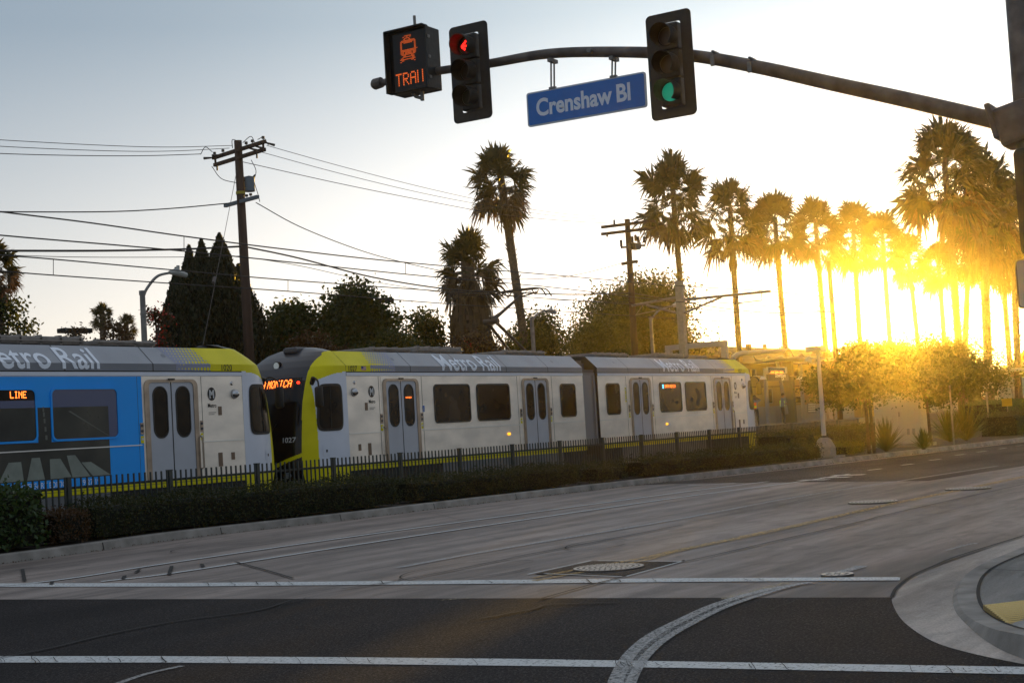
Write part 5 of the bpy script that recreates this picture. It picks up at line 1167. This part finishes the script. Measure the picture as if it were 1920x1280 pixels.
# street lamps
def lamp(label, x, yt, yb, pts, Y=30.):
    p = P(x, yt, Y); b = np.array([P(x, yb, Y)[0] * .0 + p[0], Y, .2]); t = thing('street_lamp', label, 'street lamp', tuple(b), 'curved-arm street lamps behind the train')
    mb = MB(); mb.tube([b, p], [.11, .075], 10); mb.tube([p, p + [0, 0, .12]], .09, 8); mb.build('post', M_gal, t)
    q = smooth_pts([P(a, b_, Y) for a, b_ in pts], 6); mb = MB(); mb.tube(q, .04, 6); mb.build('arm', M_gal, t)
    e = q[-1]; mb = MB(); mb.tube([e + [-.05, 0, 0], e + [.2, 0, .03], e + [.6, 0, -.04]], [.05, .11, .08], 8); mb.tube([e + [.3, 0, .1], e + [.3, 0, .22]], .05, 6); mb.build('lamp_head', mat('lamp_pale', (.4, .4, .38), .4), t)
lamp('curved street lamp left of the cypresses', 267, 553, 640, [(268, 558), (276, 540), (295, 518), (320, 511)])
lamp('curved street lamp right of the raised pantograph', 997, 600, 668, [(998, 602), (1006, 590), (1018, 584), (1027, 583)])
lamp('curved street lamp left of the overhead wire mast', 1220, 598, 668, [(1221, 600), (1232, 585), (1250, 576), (1262, 573)])
# parking lot light with twin heads
p = P(140, 622, 40); t = thing('parking_lot_light', 'dark twin-headed parking lot light at the left', 'area light', (p[0], 40, .2)); mb = MB(); mb.tube([(p[0], 40, .2), p], .08, 8); mb.build('post', M_under, t)
for x in (127, 154): mb = MB(); q = P(x, 620, 40); mb.box(q, (.62, .4, .16), None, 0, .02); mb.bar(q, p, .06, .06); mb.build('lamp_head', M_under, t)
p = P(722, 563, 40); t = thing('parking_lot_light', 'flat lamp box sticking out of a tree top mid scene', 'area light', (p[0], 40, .2)); mb = MB(); mb.tube([(p[0] - .4, 40, .2), p + [-.4, 0, 0]], .08, 8); mb.build('post', M_under, t)
mb = MB(); mb.box(p, (.7, .5, .2), None, 0, .02); mb.bar(p + [-.6, 0, 0], p, .05, .05); mb.build('lamp_head', M_under, t)

# ================================================================== STATION AND BUILDINGS
M_pconc = mat('platform_concrete', (.2, .18, .16), .85, noise=.15)
M_panel = mat('station_panel', (.26, .25, .24), .6, noise=.05)
YP = 31.2
t = thing('station_platform', 'raised pale concrete platform with a panel railing beyond the tracks', 'platform', (95, 32.5, .2))
mb = MB(); mb.box((118, 32.9, .62), (110, 3.6, .9)); mb.build('slab', M_pconc, t)
for x0_, x1_ in ((1414, 1452), (1453, 1500), (1502, 1560), (1564, 1600), (1700, 1760), (1762, 1800), (1866, 1900)):
    a, b = P(x0_, 760, 34.4), P(x1_, 760, 34.4); mb = MB(); mb.box(((a[0] + b[0]) / 2, 34.4, 1.62), (b[0] - a[0], .06, 1.05)); mb.build('railing_panel', M_panel, t)
def col(xt, yt, xb, yb, r, Y, m=None): a, b = P(xt, yt, Y), P(xb, yb, Y); o = MB(); o.tube([b, a], r, 8); return o
t = thing('station_canopy', 'platform canopy of grey pipes with a wavy rod sculpture', 'canopy', (84, 33, 1.07))
M_cp = mat('canopy_paint', (.27, .26, .25), .5)
mb = MB(); mb.tube(smooth_pts([P(x, y, 33) for x, y in ((1373, 673), (1380, 666), (1393, 662), (1416, 661), (1470, 657))], 5), .15, 10); mb.build('beam', M_cp, t)
mb = MB(); mb.tube(smooth_pts([P(x, y, 33) for x, y in ((1470, 657), (1480, 654), (1491, 671), (1502, 662), (1514, 673), (1521, 660))], 5), .055, 6)
mb.tube(smooth_pts([P(x, y, 33.4) for x, y in ((1413, 668), (1420, 675), (1434, 674), (1440, 668), (1450, 672), (1465, 668), (1475, 674))], 5), .05, 6); mb.tube(smooth_pts([P(x, y, 33) for x, y in ((1385, 662), (1400, 658), (1408, 662), (1414, 655), (1420, 661))], 4), .04, 6); mb.build('wavy_rods', M_cp, t)
mb = MB(); mb.box(P(1500, 690, 33) * [1, 1, 0] + [0, 0, P(1500, 674, 33)[2]], (9, 2.0, .12)); mb.box(P(1530, 655, 33), (1.6, .8, .35)); mb.build('roof', M_cp, t)
for a in ((1434, 690, 1441, 795, .13), (1500, 682, 1508, 790, .13), (1457, 678, 1475, 775, .12), (1545, 735, 1554, 786, .12)): col(*a, 33).build('column', M_cp, t)
mb = MB(); a = P(1478, 672, 33.8); b = P(1481, 780, 33.8); mb.box(((a[0] + b[0]) / 2, 33.8, (a[2] + 1.07) / 2), (.4, .6, a[2] - 1.07)); mb.build('wide_column', mat('canopy_dark', (.12, .11, .09), .7), t)
t = thing('platform_sign', 'dark hanging platform sign under an orange departure display', 'sign', tuple(P(1456, 705, 31.6)))
def ybox(x0, x1, y0, y1, Y, th, m, name, par): a, b = P(x0, y1, Y), P(x1, y0, Y); o = MB(); o.box(((a[0] + b[0]) / 2, Y, (a[2] + b[2]) / 2), (b[0] - a[0], th, b[2] - a[2])); return o.build(name, m, par)
ybox(1440, 1473, 688, 700, 31.6, .15, mat('display_case', (.3, .3, .3), .5), 'display_case', t); ybox(1442, 1471, 690, 698, 31.5, .04, M_blk, 'display', t); ybox(1439, 1477, 702, 714, 31.55, .08, mat('sign_brown', (.035, .03, .025), .5), 'sign_board', t)
a = P(1446, 698, 31.46); mb = MB()
for k in range(14):
    if k not in (4, 9): mb.box(a + [k * .13, 0, .02 * (k % 2)], (.09, .01, .10))
mb.build('display_text', M_led, t)
V, Fs = text2d('Downtown', .34, .003); a = P(1454, 707, 31.49); mb = MB(); mb.add([(a[0] + u, 31.5, a[2] + v) for u, v in V], Fs); V, Fs = text2d('LA', .3, .003); a = P(1466, 713, 31.49); mb.add([(a[0] + u, 31.5, a[2] + v) for u, v in V], Fs); mb.build('sign_text', M_let, t)
t = thing('platform_sign', 'shorter dark platform sign right of the departure display', 'sign', tuple(P(1518, 710, 31.6)))
ybox(1507, 1531, 706, 714, 31.6, .08, mat('sign_brown', (.035, .03, .025), .5), 'sign_board', t)
for x, lab in ((1431, 'left of two small white downlights under the canopy'), (1499, 'right of two small white downlights under the canopy')):
    t = thing('downlight', lab, 'light', tuple(P(x, 711, 32)), 'station downlights'); a = P(x, 711, 32); mb = MB(); mb.tube([a, a + [0, 0, .16]], [.2, .12], 12); mb.build('lamp_shade', mat('downlight_white', (.7, .7, .7), .4), t); mb = MB(); mb.bar(a + [0, 0, .18], a + [.6, .8, .25], .05, .05); mb.build('bracket', M_cp, t)
t = thing('notice_rack', 'small rack of white notices on the platform railing', 'rack', tuple(P(1522, 765, 33.9)))
for k in range(4): ybox(1516, 1528, 756.5 + k * 4.2, 759 + k * 4.2, 33.9, .05, mat('notice_white', (.6, .6, .6), .6), 'notice', t)
ybox(1515, 1529, 755, 775, 33.96, .04, M_gal, 'rack_board', t)
# buildings behind
M_ystucco = mat('yellow_stucco', (.30, .22, .09), .9, noise=.12); M_roofd = mat('roof_tile_brown', (.10, .06, .035), .9, noise=.3, nscale=2)
def wallbox(name, x0, x1, yt, Y, m, par, depth=8., z0=.2): a, b = P(x0, yt, Y), P(x1, yt, Y); o = MB(); zt = P((x0 + x1) / 2, yt, Y)[2]; o.box(((a[0] + b[0]) / 2, Y + depth / 2, (zt + z0) / 2), (b[0] - a[0], depth, zt - z0)); ob = o.build(name, m, par); return a[0], b[0], zt
t = thing('stucco_building', 'two-storey yellow stucco building with a brown roof behind the canopy', 'building', tuple(P(1480, 760, 46) * [1, 1, 0] + [0, 0, .2]))
xa, xb, zt = wallbox('wall', 1385, 1640, 682, 46, M_ystucco, t)
mb = MB(); mb.add([(xa - .8, 45.2, zt - .1), (xb + .8, 45.2, zt - .1), (xb + .8, 54.8, zt - .1), (xa - .8, 54.8, zt - .1), (xa + 3, 50, zt + 1.7), (xb - 3, 50, zt + 1.7)], [(0, 1, 5, 4), (1, 2, 5), (2, 3, 4, 5), (3, 0, 4), (3, 2, 1, 0)]); rf = mb.build('roof', M_roofd, t)
for x in (1402, 1405.5, 1434): a = P(x, 652, 48); mb = MB(); mb.box(a + [0, 0, -.8], (.25, .25, 2.2)); mb.build('chimney', M_roofd, rf)
ybox(1386, 1640, 722, 724.5, 45.93, .12, M_roofd, 'ledge', t)
for x0_, x1_, y0_, y1_ in ((1484, 1500, 690, 706), (1512, 1530, 712, 724), (1440, 1447, 728, 756), (1484, 1504, 742, 756), (1518, 1528, 744, 754), (1409, 1417, 692, 706), (1570, 1584, 690, 706)):
    w_ = ybox(x0_, x1_, y0_, y1_, 45.95, .1, mat('window_frame_pale', (.35, .3, .2), .6), 'window', t); mm = 1.2; ybox(x0_ + mm, x1_ - mm, y0_ + mm, y1_ - mm, 45.88, .06, M_glass, 'pane', w_)
mb = MB(); mb.bar(P(1485, 727, 45.9), P(1499, 738, 45.9), .06, .06); mb.bar(P(1499, 727, 45.9), P(1485, 738, 45.9), .06, .06); mb.build('cross_brace', M_roofd, t)
t = thing('dark_roofed_building', 'low building with a dark gabled roof between the mast and canopy', 'building', tuple(P(1380, 700, 52) * [1, 1, 0] + [0, 0, .2]))
xa, xb, zt = wallbox('wall', 1330, 1392, 668, 52, mat('brown_stucco', (.18, .13, .08), .9, noise=.1), t)
mb = MB(); zr = P(1362, 645, 52)[2]; mb.add([(xa - .6, 51.4, zt), (xb + 1.6, 51.4, zt), (xb + .6, 60.6, zt), (xa - .6, 60.6, zt), (xa + 2, 56, zr), (xb - 1, 56, zr)], [(0, 1, 5, 4), (1, 2, 5), (2, 3, 4, 5), (3, 0, 4), (3, 2, 1, 0)]); mb.build('roof', M_roofd, t)
for x0_ in (1345, 1365): ybox(x0_, x0_ + 8, 684, 698, 51.95, .1, M_glass, 'window', t)
# billboard frame
XB = 63.; t = thing('billboard', 'grey framed billboard with a brownish picture above the train roof', 'billboard', tuple(PX(1305, 655, XB) * [1, 1, 0] + [0, 0, .2]))
A_, B_ = PX(1249, 648, XB), PX(1362, 640, XB)
yA, yB = A_[1], B_[1]; zT = A_[2]
mb = MB(); mb.box((XB, (yA + yB) / 2, zT - .12), (.3, yA - yB, .24)); mb.box((XB, yA - .12, zT - 1.3), (.3, .24, 2.1)); mb.box((XB, yB + .12, zT - 1.3), (.3, .24, 2.1)); mb.build('frame', mat('billboard_grey', (.34, .34, .34), .6), t)
mb = MB(); mb.box((XB + .1, (yA + yB) / 2, zT - 1.5), (.08, yA - yB - .9, 1.75)); mb.build('picture', mat('billboard_picture', (.20, .13, .07), .7, noise=.6, nscale=2.2), t)
mb = MB(); mb.box((XB + .2, yA - .4, zT / 2 - .5), (.2, .2, zT - .8)); mb.box((XB + .2, yB + .4, zT / 2 - .5), (.2, .2, zT - .8)); mb.build('legs', M_gal, t)
# far right of the station: shelter, wavy rods
t = thing('bus_shelter', 'flat-roofed glass shelter with white lights at the far right', 'shelter', tuple(P(1895, 720, 24) * [1, 1, 0] + [0, 0, .2]))
ybox(1866, 1925, 692, 696, 24, 1.8, M_cp, 'roof', t); ybox(1872, 1925, 706, 754, 25, .06, mat('shelter_panel', (.30, .29, .26), .5), 'back_panel', t)
for a in ((1893, 700, 1902, 760, .07), (1872, 700, 1878, 760, .05)): col(*a, 24.2).build('column', M_cp, t)
for x in (1887, 1914): a = P(x, 701, 23.6); mb = MB(); mb.tube([a, a + [0, 0, .09]], [.14, .09], 10); mb.build('light', mat('downlight_white', (.7, .7, .7), .4), t)
t = thing('wavy_sculpture', 'thin wavy rod sculpture on the far shelter at the right', 'sculpture', tuple(P(1860, 672, 26)))
mb = MB(); mb.tube(smooth_pts([P(1640 + a / 4, 560 + b / 4, 26) for a, b in ((730, 445), (765, 430), (800, 484), (838, 430), (870, 490))], 5), .035, 6); mb.tube(smooth_pts([P(1640 + a / 4, 560 + b / 4, 26) for a, b in ((912, 490), (938, 438), (968, 450), (1000, 482), (1015, 465), (1033, 492), (1060, 450), (1102, 488), (1130, 450))], 5), .035, 6); mb.build('rods', M_cp, t)
mb = MB(); mb.tube([P(1822, 690, 26), P(1925, 684, 26)], .05, 6); a = P(1850, 687, 26); mb.tube([a, [a[0], 26, .2]], .06, 6); a = P(1905, 685, 26); mb.tube([a, [a[0], 26, .2]], .06, 6); mb.build('support', M_cp, t)
# distant belt of trees closing the horizon
n = 26000; Xd = rng.uniform(150, 330, n); ang = rng.uniform(-.06, .42, n); Yd = Xd * ang; hh = 6.5 + 2.0 * np.sin(ang * 37) + 1.4 * np.sin(ang * 91 + 1); hh *= Xd / 230
V, Fc = leaves(np.stack([Xd, Yd, rng.random(n) ** .8 * hh], 1), rng.uniform(.8, 1.8, n), .7)
ob = link('distant_trees', mesh_np('distant_trees', V, Fc, LM['tree'])); tag(ob, 'hazy distant belt of trees along the horizon behind the station', 'trees', None, 'stuff')
# leaf litter along the kerb
n = 900; Xl = rng.uniform(15, 60, n); Yl = np.interp(Xl, CX, CY) - np.abs(rng.normal(size=n)) * .09 - .02; V, Fc = leaves(np.stack([Xl, Yl, np.full(n, .02)], 1), .035, .6); V[:, 2] = np.clip(V[:, 2], .012, .05)
ob = link('leaf_litter', mesh_np('leaf_litter', V, Fc, LM['brown'])); tag(ob, 'dry brown leaves scattered in the gutter along the curb', 'leaves', None, 'stuff')

# ================================================================== PEOPLE
def person(label, feet, H, face, vest, vest_trim, shirt, trousers, skin_c, hair_c, pose, cap=None):
    # joints in a local frame: forward = +x, left = +y; scaled from a 1.75 m figure
    J = dict(pelvis=(0, 0, .95), spine=(0, 0, 1.12), chest=(.0, 0, 1.34), neck=(.0, 0, 1.47), head=(.02, 0, 1.55), crown=(.03, 0, 1.70),
             lh=(0, .09, .92), lk=(.03, .11, .50), la=(-.01, .12, .09), lt=(.15, .14, .03), rh=(0, -.09, .92), rk=(.02, -.12, .50), ra=(-.02, -.13, .09), rt=(.14, -.16, .03),
             ls=(0, .19, 1.40), le=(-.03, .25, 1.13), lw=(.10, .20, .92), rs=(0, -.19, 1.40), re=(-.03, -.25, 1.13), rw=(.10, -.20, .92))
    J.update(pose)
    RD = dict(pelvis=.145, spine=.135, chest=.15, neck=.055, head=.085, crown=.07, lh=.10, lk=.065, la=.045, lt=.035, rh=.10, rk=.065, ra=.045, rt=.035, ls=.065, le=.048, lw=.032, rs=.065, re=.048, rw=.032)
    E = [('pelvis', 'spine'), ('spine', 'chest'), ('chest', 'neck'), ('neck', 'head'), ('head', 'crown'), ('pelvis', 'lh'), ('lh', 'lk'), ('lk', 'la'), ('la', 'lt'), ('pelvis', 'rh'), ('rh', 'rk'), ('rk', 'ra'), ('ra', 'rt'), ('chest', 'ls'), ('ls', 'le'), ('le', 'lw'), ('chest', 'rs'), ('rs', 're'), ('re', 'rw')]
    for s in 'lr':      # palm, thumb and four fingers, each of its own length
        w = Vector(J[s + 'w']); d = (w - Vector(J[s + 'e'])).normalized(); sd_ = d.cross(Vector((0, 0, 1))); sd_ = sd_.normalized() if sd_.length > .1 else Vector((0, 1, 0))
        pm = w + d * .06; J[s + 'palm'] = tuple(pm); RD[s + 'palm'] = .03; E.append((s + 'w', s + 'palm'))
        for k, (o, L_) in enumerate(((-.026, .065), (-.009, .08), (.009, .075), (.026, .055))):
            a = pm + d * .03 + sd_ * o; b = a + d * L_ * .6 + Vector((0, 0, -.012)); J[f'{s}f{k}a'] = tuple(a); J[f'{s}f{k}b'] = tuple(b); RD[f'{s}f{k}a'] = .010; RD[f'{s}f{k}b'] = .008; E += [(s + 'palm', f'{s}f{k}a'), (f'{s}f{k}a', f'{s}f{k}b')]
        b = w + d * .05 + sd_ * .045 + Vector((0, 0, .01)); J[s + 'th'] = tuple(b); RD[s + 'th'] = .010; E.append((s + 'w', s + 'th'))
    k_ = H / 1.75
    def skin(names, edges, rf, nm, m, extra=None):
        me = bpy.data.meshes.new(nm); idx = {n_: i for i, n_ in enumerate(names)}
        me.from_pydata([tuple(Vector(J[n_]) * k_) for n_ in names], [(idx[a], idx[b]) for a, b in edges], [])
        ob = bpy.data.objects.new(nm, me); C.objects.link(ob); mo = ob.modifiers.new('s', 'SKIN'); 
        for n_, i in idx.items():
            sv = me.skin_vertices[0].data[i]; r_ = RD[n_] * k_ * rf; sv.radius = (r_, r_ * (.8 if n_ in ('chest', 'spine', 'pelvis') else 1)); sv.use_root = (i == 0)
        su = ob.modifiers.new('u', 'SUBSURF'); su.levels = su.render_levels = 1
        dg = bpy.context.evaluated_depsgraph_get(); m2 = bpy.data.meshes.new_from_object(ob.evaluated_get(dg)); bpy.data.objects.remove(ob); bpy.data.meshes.remove(me)
        m2.name = nm
        return m2
    t = thing('person', label, 'person', tuple(feet)); t.rotation_euler = (0, 0, face)
    names = ['pelvis'] + [n_ for n_ in J if n_ != 'pelvis']
    bm_ = skin(names, E, 1, 'body', None)
    for mm in (mat(label[:12] + 'skin', skin_c, .6), mat(label[:12] + 'shirt', shirt, .8), mat(label[:12] + 'trousers', trousers, .85), mat('shoe_black', (.015, .014, .013), .5)): bm_.materials.append(mm)
    nk = J['neck'][2] * k_
    for pol in bm_.polygons:
        c_ = pol.center; pol.use_smooth = True
        arm = min((Vector(J['lw']) * k_ - c_).length, (Vector(J['rw']) * k_ - c_).length)
        pol.material_index = 3 if c_.z < .1 * k_ else 2 if c_.z < .96 * k_ and arm > .17 else 0 if (c_.z > nk or arm < .17 * k_) else 1
    link('body', bm_, t)
    if vest:
        vm = skin(['spine', 'chest', 'pelvis'], [('spine', 'chest'), ('spine', 'pelvis')], 1.13, 'safety_vest', None); vm.materials.append(mat('vest_' + str(vest), vest, .7, emit=None)); vm.materials.append(mat('vest_trim' + str(vest_trim), vest_trim, .5))
        for pol in vm.polygons: c_ = pol.center; pol.material_index = 1 if (abs(c_.z / k_ - 1.1) < .035 or abs(abs(c_.y) - .09) < .02) else 0
        link('safety_vest', vm, t)
    hd_ = Vector(J['head']) * k_; cr = Vector(J['crown']) * k_
    o = MB(); bm = bmesh.new(); bmesh.ops.create_icosphere(bm, subdivisions=2, radius=.105 * k_)
    vs_ = [v.co + (hd_ * .35 + cr * .65) + Vector((-.02, 0, .01)) for v in bm.verts]; fs_ = [[v.index for v in f.verts] for f in bm.faces if f.calc_center_median().z > .0 or f.calc_center_median().x < -.02]; bm.free()
    me = bpy.data.meshes.new('hair'); me.from_pydata([tuple(v) for v in vs_], [], fs_); me.materials.append(mat('hair' + str(hair_c), hair_c, .8)); link('hair', me, t)
    # face: eyes, nose, mouth, ears
    fm = MB(); hc = hd_ * .5 + cr * .5
    for y in (-.03, .03): fm.box(hc + Vector((.078, y, .01)) * k_, (.012, .02, .01), None, 1)
    fm.add([hc + Vector(v_) * k_ for v_ in ((.08, -.012, -.025), (.08, .012, -.025), (.105, 0, -.025), (.083, 0, .01))], [(0, 1, 2), (1, 3, 2), (0, 2, 3)], 0); fm.box(hc + Vector((.078, 0, -.05)) * k_, (.01, .04, .008), None, 1)
    for y in (-.085, .085): fm.box(hc + Vector((0, y, -.005)) * k_, (.03, .012, .05), None, 0)
    me = bpy.data.meshes.new('face'); me.from_pydata(fm.v, [], fm.f); me.materials.append(MATS[label[:12] + 'skin']); me.materials.append(M_let2); me.polygons.foreach_set('material_index', fm.m); link('face', me, t)
    return t
pA = P(1469, 790, 32.0); pA[2] = 1.07
person('worker in lime vest with bowed head standing on the platform', pA, 1.78, R(-60), (.6, 1., .03), (.8, .8, .7), (.16, .18, .25), (.02, .02, .03), (.16, .09, .06), (.01, .01, .01),
       dict(head=(.07, 0, 1.54), crown=(.10, 0, 1.66), le=(.02, .24, 1.13), lw=(.25, .10, 1.12), re=(.02, -.24, 1.13), rw=(.25, -.08, 1.10)))
pB = P(1418, 792, 32.0); pB[2] = 1.07
person('worker in orange vest raising an arm beside the train front', pB, 1.70, R(200), (1., .2, .02), (.7, .9, .05), (.2, .22, .28), (.02, .02, .03), (.16, .09, .06), (.01, .01, .01),
       dict(le=(.10, .36, 1.42), lw=(.05, .10, 1.58)))
pC = P(1847, 762, 33.0); pC[2] = 1.07
person('distant person in a white top waiting at the far right', pC, 1.70, R(180), None, None, (.6, .6, .6), (.10, .10, .12), (.3, .18, .12), (.5, .5, .5), {})
pD = P(1861, 764, 33.4); pD[2] = 1.07
person('distant person in dark clothes stooping at the far right', pD, 1.6, R(150), None, None, (.03, .03, .03), (.03, .03, .03), (.16, .09, .06), (.01, .01, .01), dict(chest=(.12, 0, 1.28), neck=(.19, 0, 1.38), head=(.24, 0, 1.42), crown=(.3, 0, 1.52), ls=(.12, .18, 1.33), rs=(.12, -.18, 1.33), le=(.2, .22, 1.08), re=(.2, -.22, 1.08), lw=(.3, .15, .95), rw=(.3, -.15, .95)))

# ================================================================== HAZE
if HAZE:  # scattering volume added to imitate the sun's veiling lens glare
    mb = MB(); mb.box((400, 80, 16), (1020, 660, 34.2)); hz = mb.build('haze', [], None)
    m = bpy.data.materials.new('glare_haze'); m.use_nodes = True; N = m.node_tree.nodes; N.remove(N['Principled BSDF']); v = N.new('ShaderNodeVolumePrincipled'); v.inputs['Color'].default_value = (1, .9, .72, 1)
    v.inputs['Density'].default_value = HAZE; v.inputs['Anisotropy'].default_value = HAZE_G; m.node_tree.links.new(v.outputs[0], N['Material Output'].inputs['Volume'])
    hz.data.materials.append(m); hz['kind'] = 'stuff'; hz['label'] = 'golden sunset haze hanging in the air over the street'; hz['category'] = 'haze'
for o in bpy.data.objects:
    if '_o' in o: del o['_o']
